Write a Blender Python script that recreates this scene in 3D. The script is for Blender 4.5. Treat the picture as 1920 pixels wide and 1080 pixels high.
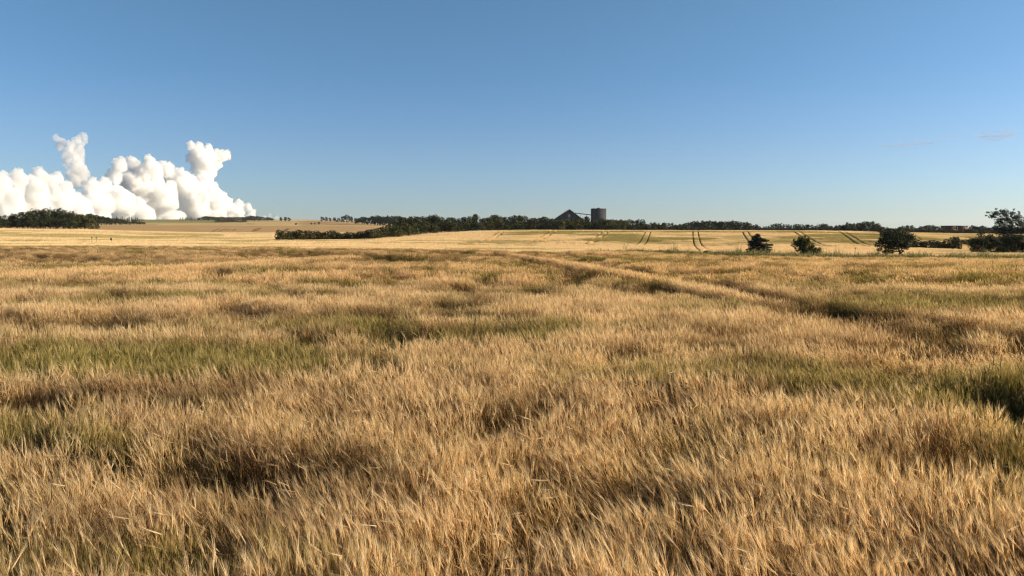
import bpy, math, random
import numpy as np
from mathutils import Vector, Matrix, Quaternion

for o in list(bpy.data.objects):
    bpy.data.objects.remove(o)
C = bpy.context.scene.collection
sc = bpy.context.scene
rad = math.radians

# ------------------------------------------------------------------ camera
F = 1387.0                      # focal length in pixels of the 1920 px wide photograph
PITCH = math.atan(100 / F)      # the level horizon stands 100 px above the centre
EYE = 3.2
cam = bpy.data.objects.new('camera', bpy.data.cameras.new('camera'))
C.objects.link(cam)
cam.data.sensor_width = 36
cam.data.lens = 36 * F / 1920
cam.data.clip_start = 0.1
cam.data.clip_end = 80000
cam.location = (0, 0, EYE)
cam.rotation_euler = (math.pi / 2 - PITCH, 0, 0)
sc.camera = cam

# ------------------------------------------------------------------ sky and sun
SUN_EL, SUN_AZ = rad(18), rad(85)      # azimuth from the view direction towards the right
w = bpy.data.worlds.new('World')
sc.world = w
w.use_nodes = True
nt = w.node_tree
bg = nt.nodes['Background']
sky = nt.nodes.new('ShaderNodeTexSky')
sky.sky_type = 'NISHITA'
sky.sun_disc = False
sky.sun_elevation = SUN_EL
sky.sun_rotation = SUN_AZ
sky.altitude = 0
sky.air_density = 1.0
sky.dust_density = 0.6
sky.ozone_density = 2.2
# clear evening air: a deeper, cooler blue that pales towards the horizon
geo = nt.nodes.new('ShaderNodeTexCoord'); sepz = nt.nodes.new('ShaderNodeSeparateXYZ'); gr = nt.nodes.new('ShaderNodeValToRGB')
nt.links.new(geo.outputs['Generated'], sepz.inputs[0]); nt.links.new(sepz.outputs[2], gr.inputs[0])
el = gr.color_ramp.elements; el.new(.10); el.new(.2)
for e, (p, c) in zip(el, [(0.0, (.335, .42, .61)), (.11, (.315, .395, .53)), (.20, (.275, .39, .50)), (.34, (.30, .42, .46))]): e.position = p; e.color = (*c, 1)
sm = nt.nodes.new('ShaderNodeMix'); sm.data_type = 'RGBA'; sm.blend_type = 'MULTIPLY'; sm.inputs[0].default_value = 1
nt.links.new(sky.outputs[0], sm.inputs[6]); nt.links.new(gr.outputs[0], sm.inputs[7]); nt.links.new(sm.outputs[2], bg.inputs[0])
bg.inputs[1].default_value = 0.132
sun = bpy.data.objects.new('sun', bpy.data.lights.new('sun', 'SUN'))
C.objects.link(sun)
sun.data.energy = 5.0
sun.data.angle = rad(0.5)
sun.data.color = (1.0, 0.82, 0.58)
sdir = Vector((math.sin(SUN_AZ) * math.cos(SUN_EL), math.cos(SUN_AZ) * math.cos(SUN_EL), math.sin(SUN_EL)))
sun.rotation_euler = sdir.to_track_quat('Z', 'Y').to_euler()
sc.view_settings.view_transform = 'Standard'
sc.view_settings.look = 'None'
sc.view_settings.exposure = 1.05
sc.view_settings.gamma = 1
sc.view_settings.use_curve_mapping = False
sc.render.engine = 'CYCLES'
sc.cycles.use_denoising = True
sc.cycles.filter_width = 1.2
sc.cycles.max_bounces = 20
sc.cycles.diffuse_bounces = 4
sc.cycles.glossy_bounces = 2
sc.cycles.transmission_bounces = 5
sc.cycles.volume_bounces = 18
sc.cycles.transparent_max_bounces = 8

# ------------------------------------------------------------------ small helpers
rng = np.random.default_rng(7)
cp, sp = math.cos(PITCH), math.sin(PITCH)

def slope_x(px, py):
    return (px - 960) / F / (cp + (540 - py) / F * sp)

def slope_z(py):
    v = (540 - py) / F
    return (-sp + v * cp) / (cp + v * sp)

def world(px, py, Y):
    """the point that stands at depth Y on the line of sight through a pixel of the photograph"""
    return Vector((slope_x(px, py) * Y, Y, EYE + slope_z(py) * Y))

def vnoise(x, y, seed=0):
    """value noise, smooth, 0..1"""
    x = np.asarray(x, float); y = np.asarray(y, float)
    xi = np.floor(x).astype(np.int64); yi = np.floor(y).astype(np.int64)
    fx = x - xi; fy = y - yi
    fx = fx * fx * (3 - 2 * fx); fy = fy * fy * (3 - 2 * fy)
    def h(a, b):
        n = (a * 374761393 + b * 668265263 + seed * 974634777) & 0xFFFFFFFF
        n = ((n ^ (n >> 13)) * 1274126177) & 0xFFFFFFFF
        return ((n ^ (n >> 16)) & 0xFFFFFF) / float(0xFFFFFF)
    return (h(xi, yi) * (1 - fx) + h(xi + 1, yi) * fx) * (1 - fy) + (h(xi, yi + 1) * (1 - fx) + h(xi + 1, yi + 1) * fx) * fy

def fbm(x, y, seed=0, oct=4):
    s, a, t = 0, 1.0, 0
    for k in range(oct):
        s = s + a * vnoise(x * 2 ** k + 17.3 * k, y * 2 ** k - 9.1 * k, seed + k)
        t += a; a *= 0.5
    return s / t

def smooth(a, b, x):
    t = np.clip((x - a) / (b - a), 0, 1)
    return t * t * (3 - 2 * t)

def mesh_np(name, verts, faces, mat=None, attrs=None, nside=None):
    """faces: (n,3) or (n,4) array, or a list of such arrays"""
    me = bpy.data.meshes.new(name)
    if not isinstance(faces, list):
        faces = [faces]
    faces = [f for f in faces if len(f)]
    verts = np.asarray(verts, np.float32)
    me.vertices.add(len(verts)); me.vertices.foreach_set('co', verts.ravel())
    loops = np.concatenate([np.asarray(f, np.int32).ravel() for f in faces])
    tot = np.concatenate([np.full(len(f), np.asarray(f).shape[1], np.int32) for f in faces])
    start = np.concatenate([[0], np.cumsum(tot)[:-1]]).astype(np.int32)
    me.loops.add(len(loops)); me.loops.foreach_set('vertex_index', loops)
    me.polygons.add(len(tot)); me.polygons.foreach_set('loop_start', start); me.polygons.foreach_set('loop_total', tot)
    me.update(calc_edges=True)
    for k, v in (attrs or {}).items():
        v = np.asarray(v, np.float32)
        if v.ndim == 1:
            a = me.attributes.new(k, 'FLOAT', 'POINT'); a.data.foreach_set('value', v)
        else:
            a = me.attributes.new(k, 'FLOAT_VECTOR', 'POINT'); a.data.foreach_set('vector', v.ravel())
    if mat: me.materials.append(mat)
    return me

class MB:
    """collects simple shapes into one mesh"""
    def __init__(s): s.v = []; s.f3 = []; s.f4 = []; s.a = []
    def add(s, v, f, a=0.5):
        b = len(s.v)
        s.v += [tuple(p) for p in v]; s.a += [a] * len(v)
        for q in f:
            q = [b + i for i in q]
            (s.f3 if len(q) == 3 else s.f4).append(q)
    def box(s, x0, x1, y0, y1, z0, z1, m=None):
        v = [Vector((x, y, z)) for z in (z0, z1) for y in (y0, y1) for x in (x0, x1)]
        if m: v = [m @ p for p in v]
        s.add(v, [(0, 2, 3, 1), (4, 5, 7, 6), (0, 1, 5, 4), (2, 6, 7, 3), (0, 4, 6, 2), (1, 3, 7, 5)])
    def tube(s, pts, rads, n=7, a=0.5, cap=True):
        pts = [Vector(p) for p in pts]; b = []
        for i, p in enumerate(pts):
            d = (pts[min(i + 1, len(pts) - 1)] - pts[max(i - 1, 0)]).normalized()
            u = d.orthogonal().normalized() if abs(d.z) < .9 else (Vector((1, 0, 0)) - d * d.x).normalized()
            w_ = d.cross(u)
            b += [p + (u * math.cos(2 * math.pi * k / n) + w_ * math.sin(2 * math.pi * k / n)) * rads[i] for k in range(n)]
        f = [(i * n + k, i * n + (k + 1) % n, (i + 1) * n + (k + 1) % n, (i + 1) * n + k) for i in range(len(pts) - 1) for k in range(n)]
        if cap:
            b.append(pts[-1]); t = len(b) - 1; q = (len(pts) - 1) * n
            f += [(q + k, q + (k + 1) % n, t) for k in range(n)]
            b.append(pts[0]); t = len(b) - 1
            f += [((k + 1) % n, k, t) for k in range(n)]
        s.add(b, f, a)
    def mesh(s, name, mat):
        return mesh_np(name, np.array(s.v, float), [np.array(s.f3, int).reshape(-1, 3), np.array(s.f4, int).reshape(-1, 4)], mat, {'rnd': np.array(s.a)})

def tag(o, label=None, cat=None, group=None, kind=None):
    if label: o['label'] = label
    if cat: o['category'] = cat
    if group: o['group'] = group
    if kind: o['kind'] = kind
    return o

def link(name, me, parent=None, loc=None):
    o = bpy.data.objects.new(name, me); C.objects.link(o)
    if parent: o.parent = parent
    if loc is not None: o.location = loc
    return o

def empty(name, loc):
    o = bpy.data.objects.new(name, None); C.objects.link(o); o.location = loc
    o.empty_display_size = .3
    return o

# ------------------------------------------------------------------ materials
def mat_new(name):
    m = bpy.data.materials.new(name); m.use_nodes = True
    n = m.node_tree; n.nodes.clear()
    out = n.nodes.new('ShaderNodeOutputMaterial')
    return m, n, out

def node(n, typ, **kw):
    x = n.nodes.new(typ)
    for k, v in kw.items(): setattr(x, k, v)
    return x

def leafy(name, ramp, key='rnd', transl=0.35, inst=None, rough=0.7, spec=0.2, tcol=(1, 1, 1), alt=None, dark_part=None):
    """thin plant matter: diffuse + light coming through; ramp over a random value kept with each blade"""
    m, n, out = mat_new(name)
    at = node(n, 'ShaderNodeAttribute', attribute_name=key)
    cr = node(n, 'ShaderNodeValToRGB')
    el = cr.color_ramp.elements
    while len(el) < len(ramp): el.new(0.5)
    for e, (p, c) in zip(el, ramp): e.position = p; e.color = (*c, 1)
    n.links.new(at.outputs['Fac'], cr.inputs[0])
    col = cr.outputs[0]
    if alt:
        # the second ramp is what the plant looks like where it is still green
        c2 = node(n, 'ShaderNodeValToRGB'); el = c2.color_ramp.elements
        while len(el) < len(alt): el.new(0.5)
        for e, (p, c) in zip(el, alt): e.position = p; e.color = (*c, 1)
        n.links.new(at.outputs['Fac'], c2.inputs[0])
        ia = node(n, 'ShaderNodeAttribute', attribute_name='green', attribute_type='INSTANCER')
        mx = node(n, 'ShaderNodeMix', data_type='RGBA')
        n.links.new(ia.outputs['Fac'], mx.inputs[0]); n.links.new(col, mx.inputs[6]); n.links.new(c2.outputs[0], mx.inputs[7])
        col = mx.outputs[2]
    if inst:
        ib = node(n, 'ShaderNodeAttribute', attribute_name=inst, attribute_type='INSTANCER')
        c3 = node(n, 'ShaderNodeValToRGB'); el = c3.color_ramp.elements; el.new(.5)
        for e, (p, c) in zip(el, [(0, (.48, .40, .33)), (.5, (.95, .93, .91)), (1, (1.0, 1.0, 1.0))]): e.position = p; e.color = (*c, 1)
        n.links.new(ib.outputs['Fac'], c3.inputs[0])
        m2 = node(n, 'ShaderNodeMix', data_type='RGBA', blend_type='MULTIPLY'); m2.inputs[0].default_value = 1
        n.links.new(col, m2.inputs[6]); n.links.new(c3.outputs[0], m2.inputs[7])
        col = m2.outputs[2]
    p = node(n, 'ShaderNodeBsdfPrincipled')
    p.inputs['Roughness'].default_value = rough
    p.inputs['Specular IOR Level'].default_value = spec
    n.links.new(col, p.inputs['Base Color'])
    t = node(n, 'ShaderNodeBsdfTranslucent')
    tm = node(n, 'ShaderNodeMix', data_type='RGBA', blend_type='MULTIPLY'); tm.inputs[0].default_value = 1
    tm.inputs[7].default_value = (*tcol, 1)
    n.links.new(col, tm.inputs[6]); n.links.new(tm.outputs[2], t.inputs[0])
    ms = node(n, 'ShaderNodeMixShader'); ms.inputs[0].default_value = transl
    n.links.new(p.outputs[0], ms.inputs[1]); n.links.new(t.outputs[0], ms.inputs[2])
    n.links.new(ms.outputs[0], out.inputs[0])
    return m

STRAW = [(0.0, (.10, .055, .018)), (0.25, (.27, .16, .055)), (0.55, (.68, .48, .23)), (1.0, (.98, .82, .55))]
GREEN = [(0.0, (.022, .028, .004)), (0.4, (.085, .095, .011)), (0.75, (.24, .215, .036)), (1.0, (.56, .45, .16))]
M_BARLEY = leafy('barley', STRAW, inst='tint', transl=.48, rough=.55, spec=.35, tcol=(1, .9, .7), alt=GREEN)
M_CROP = leafy('far_crop', [(0, (.52, .38, .19)), (.5, (.78, .60, .33)), (1, (.94, .79, .50))], inst='tint', transl=.35, tcol=(1, .9, .75),
               alt=[(0, (.20, .19, .05)), (.5, (.34, .30, .10)), (1, (.48, .38, .16))])
M_GRASS = leafy('grass', [(0, (.05, .065, .016)), (.5, (.12, .13, .035)), (1, (.30, .27, .10))], transl=.35)
M_WEED = leafy('weed', [(0, (.04, .05, .012)), (.5, (.10, .11, .03)), (1, (.36, .28, .12))], transl=.35)
M_LEAF = leafy('broad_leaves', [(0, (.010, .015, .005)), (.6, (.030, .038, .011)), (1, (.095, .090, .028))], transl=.2, rough=.6, spec=.15)
M_HEDGE = leafy('hedge_leaves', [(0, (.014, .018, .006)), (.6, (.042, .044, .013)), (1, (.10, .085, .028))], transl=.2, rough=.6, spec=.15)
M_SHRUB = leafy('shrub_leaves', [(0, (.05, .052, .012)), (.6, (.13, .12, .03)), (1, (.28, .23, .07))], transl=.3, rough=.6, spec=.15)
M_LEAF2 = leafy('olive_leaves', [(0, (.022, .028, .008)), (.6, (.06, .062, .017)), (1, (.12, .11, .035))], transl=.25, rough=.6, spec=.15)
M_LEAF3 = leafy('bluish_leaves', [(0, (.016, .024, .014)), (.6, (.042, .055, .03)), (1, (.10, .12, .07))], transl=.25, rough=.6, spec=.15)
M_NEEDLE = leafy('pine_needles', [(0, (.006, .010, .005)), (.6, (.016, .024, .012)), (1, (.045, .055, .025))], transl=.08, rough=.6, spec=.15)

def solid(name, col, rough=.8, noise=0.25, scale=3.0, metal=0.0):
    m, n, out = mat_new(name)
    p = node(n, 'ShaderNodeBsdfPrincipled'); p.inputs['Roughness'].default_value = rough; p.inputs['Metallic'].default_value = metal
    p.inputs['Specular IOR Level'].default_value = .25
    tc = node(n, 'ShaderNodeTexCoord'); nz = node(n, 'ShaderNodeTexNoise'); nz.inputs['Scale'].default_value = scale; nz.inputs['Detail'].default_value = 6
    n.links.new(tc.outputs['Object'], nz.inputs[0])
    mx = node(n, 'ShaderNodeMix', data_type='RGBA')
    mx.inputs[6].default_value = (*[c * (1 - noise) for c in col], 1); mx.inputs[7].default_value = (*[min(1, c * (1 + noise)) for c in col], 1)
    n.links.new(nz.outputs[0], mx.inputs[0]); n.links.new(mx.outputs[2], p.inputs['Base Color'])
    n.links.new(p.outputs[0], out.inputs[0])
    return m

M_BARK = solid('bark', (.05, .038, .026), noise=.5, scale=6)
M_DARK = solid('dark_sheet', (.045, .05, .06), .6)
M_SILO = solid('silo_concrete', (.026, .029, .040), .8, .12, .15)
M_HALL = solid('hall_cladding', (.018, .022, .03), .7, .2, .2)
M_PANEL = solid('pale_panel', (.06, .058, .07), .7, .2, .2)
M_BRICK = solid('red_brick', (.11, .042, .028), .85, .3, .5)
M_ROOF = solid('grey_roof', (.06, .06, .065), .7)
M_WHITE = solid('white_paint', (.8, .8, .8), .4, .05)
M_STONE = solid('pale_stone', (.42, .38, .32), .85, .35, 1.5)
M_POST = solid('weathered_post', (.045, .035, .028), .85, .3, 8)
M_BIRD = solid('dark_feathers', (.02, .02, .022), .7)

def ground_mat(name, noise_scale, bump, bscale, detail_mix=.5):
    """colour of each field is kept on the mesh; the shader adds grain and relief"""
    m, n, out = mat_new(name)
    at = node(n, 'ShaderNodeAttribute', attribute_name='tone')
    tc = node(n, 'ShaderNodeTexCoord')
    nz = node(n, 'ShaderNodeTexNoise'); nz.inputs['Scale'].default_value = noise_scale; nz.inputs['Detail'].default_value = 8; nz.inputs['Roughness'].default_value = .7
    n.links.new(tc.outputs['Object'], nz.inputs[0])
    mr = node(n, 'ShaderNodeMapRange'); mr.inputs[1].default_value = .25; mr.inputs[2].default_value = .75
    mr.inputs[3].default_value = 1 - detail_mix; mr.inputs[4].default_value = 1 + detail_mix * .7
    n.links.new(nz.outputs[0], mr.inputs[0])
    vm = node(n, 'ShaderNodeVectorMath', operation='SCALE')
    n.links.new(at.outputs['Vector'], vm.inputs[0]); n.links.new(mr.outputs[0], vm.inputs['Scale'])
    p = node(n, 'ShaderNodeBsdfPrincipled'); p.inputs['Roughness'].default_value = .9; p.inputs['Specular IOR Level'].default_value = .05
    n.links.new(vm.outputs[0], p.inputs['Base Color'])
    n2 = node(n, 'ShaderNodeTexNoise'); n2.inputs['Scale'].default_value = bscale; n2.inputs['Detail'].default_value = 5
    n.links.new(tc.outputs['Object'], n2.inputs[0])
    b = node(n, 'ShaderNodeBump'); b.inputs['Strength'].default_value = 1; b.inputs['Distance'].default_value = bump
    n.links.new(n2.outputs[0], b.inputs['Height']); n.links.new(b.outputs[0], p.inputs['Normal'])
    n.links.new(p.outputs[0], out.inputs[0])
    return m

M_SOIL = ground_mat('soil', 3.0, .05, 12, .5)
M_HILL = ground_mat('crop_ground', .8, .12, 6, .3)
M_FAR = ground_mat('far_fields', .06, 1.2, 1.1, .22)

# ------------------------------------------------------------------ terrain
# heights are surveyed along 14 lines that fan out from the camera: (depth, canopy row in the photograph)
CX = np.array([-900, 0, 150, 300, 450, 560, 700, 800, 950, 1300, 1600, 1800, 1920, 2900], float)
CD = np.array([150, 200, 250, 300, 350, 420, 500, 700, 1000, 1500, 2200, 3200, 6000], float)
ROWS = np.array([
    [462, 455, 448, 442, 437, 431, 426, 424, 421, 418, 415, 412, 416],
    [463, 455, 448, 442, 437, 431, 426, 423.5, 421, 418, 415, 412, 416],
    [463, 456, 449, 443, 438, 432, 428, 424, 421, 418, 414, 411, 415],
    [463, 456, 450, 446, 442, 437, 433, 425, 420.5, 416.5, 413, 411, 414],
    [464, 457, 452, 448, 444.5, 439, 435, 427, 421, 417, 414, 411, 414],
    [464, 457, 452, 448, 444.5, 439, 435, 427, 421, 417, 413, 411, 414],
    [466, 458, 452, 447, 443, 438, 434, 427, 421, 417, 415, 413, 415],
    [467, 460, 451, 443, 437.5, 436, 436, 432, 430, 430, 430, 430, 432],
    [469, 463, 454, 442, 430.5, 432.5, 437, 436, 436, 436, 436, 436, 436],
    [472, 464, 456, 442, 431.5, 433.5, 437, 436, 436, 436, 436, 436, 436],
    [474, 466, 456, 442, 432, 434, 437, 436, 436, 436, 436, 436, 436],
    [476, 470, 462, 451, 444, 437.5, 440, 438, 436, 436, 436, 436, 436],
    [476, 471, 463, 452, 445, 439, 441, 438, 436, 436, 436, 436, 436],
    [476, 471, 463, 452, 445, 439, 441, 438, 436, 436, 436, 436, 436]], float)
GU = np.linspace(-1.6, 1.6, 321)
GL = np.linspace(math.log(20), math.log(20000), 360)
def _grid():
    Yg = np.exp(GL)
    cu = np.array([slope_x(x, 440) for x in CX])
    # near field: level, falling slightly to the right-hand hedge bank
    near_z = np.zeros((len(GU), 4)); nd = [20, 45, 75, 110]
    px = GU * F + 960
    near_z[:, 3] = np.interp(px, [0, 950, 1300, 1500, 1920], [0, 0, -.45, -1.0, -1.2])
    near_z[:, 2] = near_z[:, 3] * .45
    Z = np.zeros((len(GU), len(Yg)))
    for i, u in enumerate(GU):
        rows = [np.interp(u, cu, ROWS[:, k]) for k in range(len(CD))]
        zz = [EYE + slope_z(r) * d - .72 for r, d in zip(rows, CD)]
        dd = nd + list(CD) + [20000]; zz = list(near_z[i]) + zz + [zz[-1] - 20]
        Z[i] = np.interp(Yg, dd, zz)
    k = np.array([1, 4, 8, 10, 8, 4, 1], float); k /= k.sum()
    for _ in range(2):
        Zp = np.pad(Z, ((0, 0), (3, 3)), mode='edge')
        Z = sum(k[j] * Zp[:, j:j + Z.shape[1]] for j in range(7))
    for _ in range(6):
        Zp = np.pad(Z, ((3, 3), (0, 0)), mode='edge')
        Z = sum(k[j] * Zp[j:j + Z.shape[0]] for j in range(7))
    return Z
GZ = _grid()
def edge_y(x_over_y):
    """depth of the far edge of the near barley field"""
    px = x_over_y * F + 960
    return np.interp(px, [0, 500, 800, 1000, 1250, 1400, 1920], [150, 143, 122, 112, 110, 104, 100])

def height(x, y):
    x = np.asarray(x, float); y = np.asarray(y, float)
    yy = np.maximum(y, 20.001)
    u = np.clip(x / yy, -1.599, 1.599); l = np.clip(np.log(yy), GL[0], GL[-1] - 1e-6)
    a = (u - GU[0]) / (GU[1] - GU[0]); b = (l - GL[0]) / (GL[1] - GL[0])
    i = np.clip(a.astype(int), 0, len(GU) - 2); j = np.clip(b.astype(int), 0, len(GL) - 2)
    fa = a - i; fb = b - j
    z = (GZ[i, j] * (1 - fa) + GZ[i + 1, j] * fa) * (1 - fb) + (GZ[i, j + 1] * (1 - fa) + GZ[i + 1, j + 1] * fa) * fb
    z = z + .10 * (fbm(x / 9, y / 9, 5, 3) - .5) * smooth(2, 10, y)
    z = z + .3 * (fbm(x / 45, y / 45, 6, 2) - .5) * smooth(130, 220, y)
    px = x / np.maximum(y, 1) * F + 960
    e = y - edge_y(x / np.maximum(y, 1))
    z = z + .25 * np.exp(-((e - 7) / 6.0) ** 2) * smooth(1080, 1230, px) * (y > 60)
    return z
def hz(x, y): return float(height(np.array([x]), np.array([y]))[0])

def hit(px, py, up=0.7, y0=4.0, y1=5000):
    """where the line of sight through a pixel meets the top of the crop"""
    Y = np.exp(np.linspace(math.log(y0), math.log(y1), 4000))
    X = slope_x(px, py) * Y; Z = EYE + slope_z(py) * Y
    d = Z - height(X, Y) - up
    k = np.argmax(d < 0)
    return Vector((X[k], Y[k], 0))

def sheet(name, Ys, us, y_off, mat, tonefn, zoff=0):
    U, Y = np.meshgrid(us, Ys)
    X = U * (Y + y_off)
    Z = height(X, Y) + zoff
    nr, nc = U.shape
    idx = np.arange(nr * nc).reshape(nr, nc)
    f = np.stack([idx[:-1, :-1], idx[:-1, 1:], idx[1:, 1:], idx[1:, :-1]], -1).reshape(-1, 4)
    v = np.stack([X, Y, Z], -1).reshape(-1, 3)
    me = mesh_np(name, v, f, mat, {'tone': tonefn(v[:, 0], v[:, 1])})
    me.polygons.foreach_set('use_smooth', np.ones(len(f), bool))
    return link(name, me)

def lerp3(a, b, t):
    return np.asarray(a)[None] * (1 - t[:, None]) + np.asarray(b)[None] * t[:, None]

def tone_near(x, y):
    n = fbm(x / 3, y / 3, 31, 4)
    return lerp3((.045, .035, .018), (.12, .085, .035), n)
def tone_hill(x, y):
    n = fbm(x / 12, y / 6, 33, 4)
    return lerp3((.055, .042, .018), (.10, .075, .032), n)
def tone_far(x, y):
    px = x / y * F + 960
    n = fbm(x / 130, y / 220, 35, 3)
    gold = lerp3((.42, .30, .13), (.62, .45, .21), n)
    brown = lerp3((.40, .25, .12), (.30, .18, .085), n)
    green = lerp3((.16, .17, .06), (.30, .27, .10), n)
    # parcels
    k = np.floor(fbm(x / 500, y / 420, 40, 2) * 9).astype(int)
    out = np.where((k % 3 == 0)[:, None], gold, np.where((k % 3 == 1)[:, None], brown, lerp3((.5, .4, .2), (.36, .30, .14), n)))
    b1 = ((y > 430) & (y < 900))[:, None]
    out = np.where(b1, brown * .9 + gold * .25, out)
    g1 = ((y > 1500) & (px < 420))[:, None]
    out = np.where(g1, green, out)
    c = ((y > 900) & (y < 1500) & (px > 300) & (px < 560))[:, None]
    out = np.where(c, gold, out)
    return out

us = np.linspace(-1.45, 1.45, 420)
g = sheet('ground', np.concatenate([np.linspace(-25, 20, 60), np.exp(np.linspace(math.log(20.3), math.log(116), 170))]), us, 30, M_SOIL, tone_near)
tag(g, 'dark soil and straw litter under the standing barley', kind='structure')
h_ = sheet('hill', np.exp(np.linspace(math.log(116), math.log(430), 300)), us, 30, M_HILL, tone_hill)
tag(h_, 'gentle slope of the barley fields beyond the verge', kind='structure')
f_ = sheet('far_hills', np.exp(np.linspace(math.log(430), math.log(9000), 380)), us, 30, M_FAR, tone_far, .0)
tag(f_, 'rolling stubble and grain fields on the horizon', kind='structure')

# ------------------------------------------------------------------ scattering
def scatter(name, pts, rot, scl, idx, protos, extra):
    me = bpy.data.meshes.new(name)
    me.vertices.add(len(pts)); me.vertices.foreach_set('co', np.asarray(pts, np.float32).ravel())
    for k, v in (('rot', rot), ('scl', scl)):
        a = me.attributes.new(k, 'FLOAT_VECTOR', 'POINT'); a.data.foreach_set('vector', np.asarray(v, np.float32).ravel())
    a = me.attributes.new('idx', 'INT', 'POINT'); a.data.foreach_set('value', np.asarray(idx, np.int32))
    for k, v in extra.items():
        a = me.attributes.new(k, 'FLOAT', 'POINT'); a.data.foreach_set('value', np.asarray(v, np.float32))
    o = link(name, me)
    ng = bpy.data.node_groups.new(name + '_scatter', 'GeometryNodeTree')
    ng.interface.new_socket('Geometry', in_out='INPUT', socket_type='NodeSocketGeometry')
    ng.interface.new_socket('Geometry', in_out='OUTPUT', socket_type='NodeSocketGeometry')
    N, L = ng.nodes, ng.links
    gi, go = N.new('NodeGroupInput'), N.new('NodeGroupOutput')
    jn = N.new('GeometryNodeJoinGeometry')
    for p in reversed(protos):
        oi = N.new('GeometryNodeObjectInfo'); oi.inputs['Object'].default_value = p; oi.inputs['As Instance'].default_value = True
        L.new(oi.outputs['Geometry'], jn.inputs[0])
    ip = N.new('GeometryNodeInstanceOnPoints'); ip.inputs['Pick Instance'].default_value = True
    def na(nm, ty):
        q = N.new('GeometryNodeInputNamedAttribute'); q.data_type = ty; q.inputs[0].default_value = nm
        return q.outputs[0]
    L.new(gi.outputs[0], ip.inputs['Points']); L.new(jn.outputs[0], ip.inputs['Instance'])
    L.new(na('idx', 'INT'), ip.inputs['Instance Index']); L.new(na('rot', 'FLOAT_VECTOR'), ip.inputs['Rotation']); L.new(na('scl', 'FLOAT_VECTOR'), ip.inputs['Scale'])
    L.new(ip.outputs[0], go.inputs[0])
    o.modifiers.new('scatter', 'NODES').node_group = ng
    return o

def proto(name, me):
    return bpy.data.objects.new(name, me)       # a source shape, not in the scene

def lean_euler(lx, ly, ang):
    """rotation: turn by ang about z, then tilt so the tip moves by (lx, ly) per unit height"""
    t = np.sqrt(lx * lx + ly * ly) + 1e-9; a = np.arctan(t)
    kx, ky = -ly / t, lx / t
    ca, sa = np.cos(a), np.sin(a); v = 1 - ca
    R = np.empty((len(t), 3, 3))
    R[:, 0, 0] = ca + kx * kx * v; R[:, 0, 1] = kx * ky * v; R[:, 0, 2] = ky * sa
    R[:, 1, 0] = kx * ky * v; R[:, 1, 1] = ca + ky * ky * v; R[:, 1, 2] = -kx * sa
    R[:, 2, 0] = -ky * sa; R[:, 2, 1] = kx * sa; R[:, 2, 2] = ca
    c, s = np.cos(ang), np.sin(ang)
    Q = np.zeros_like(R); Q[:, 0, 0] = c; Q[:, 0, 1] = -s; Q[:, 1, 0] = s; Q[:, 1, 1] = c; Q[:, 2, 2] = 1
    M = R @ Q
    ey = -np.arcsin(np.clip(M[:, 2, 0], -1, 1))
    ex = np.arctan2(M[:, 2, 1], M[:, 2, 2]); ez = np.arctan2(M[:, 1, 0], M[:, 0, 0])
    return np.stack([ex, ey, ez], -1)

# ------------------------------------------------------------------ barley plants
def ribbon(mb, pts, ws, side, a):
    v = []
    for p, w_ in zip(pts, ws):
        v += [p - side * w_, p + side * w_]
    n = len(pts)
    mb.add(v, [(2 * i, 2 * i + 1, 2 * i + 3, 2 * i + 2) for i in range(n - 1)], a)

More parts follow.
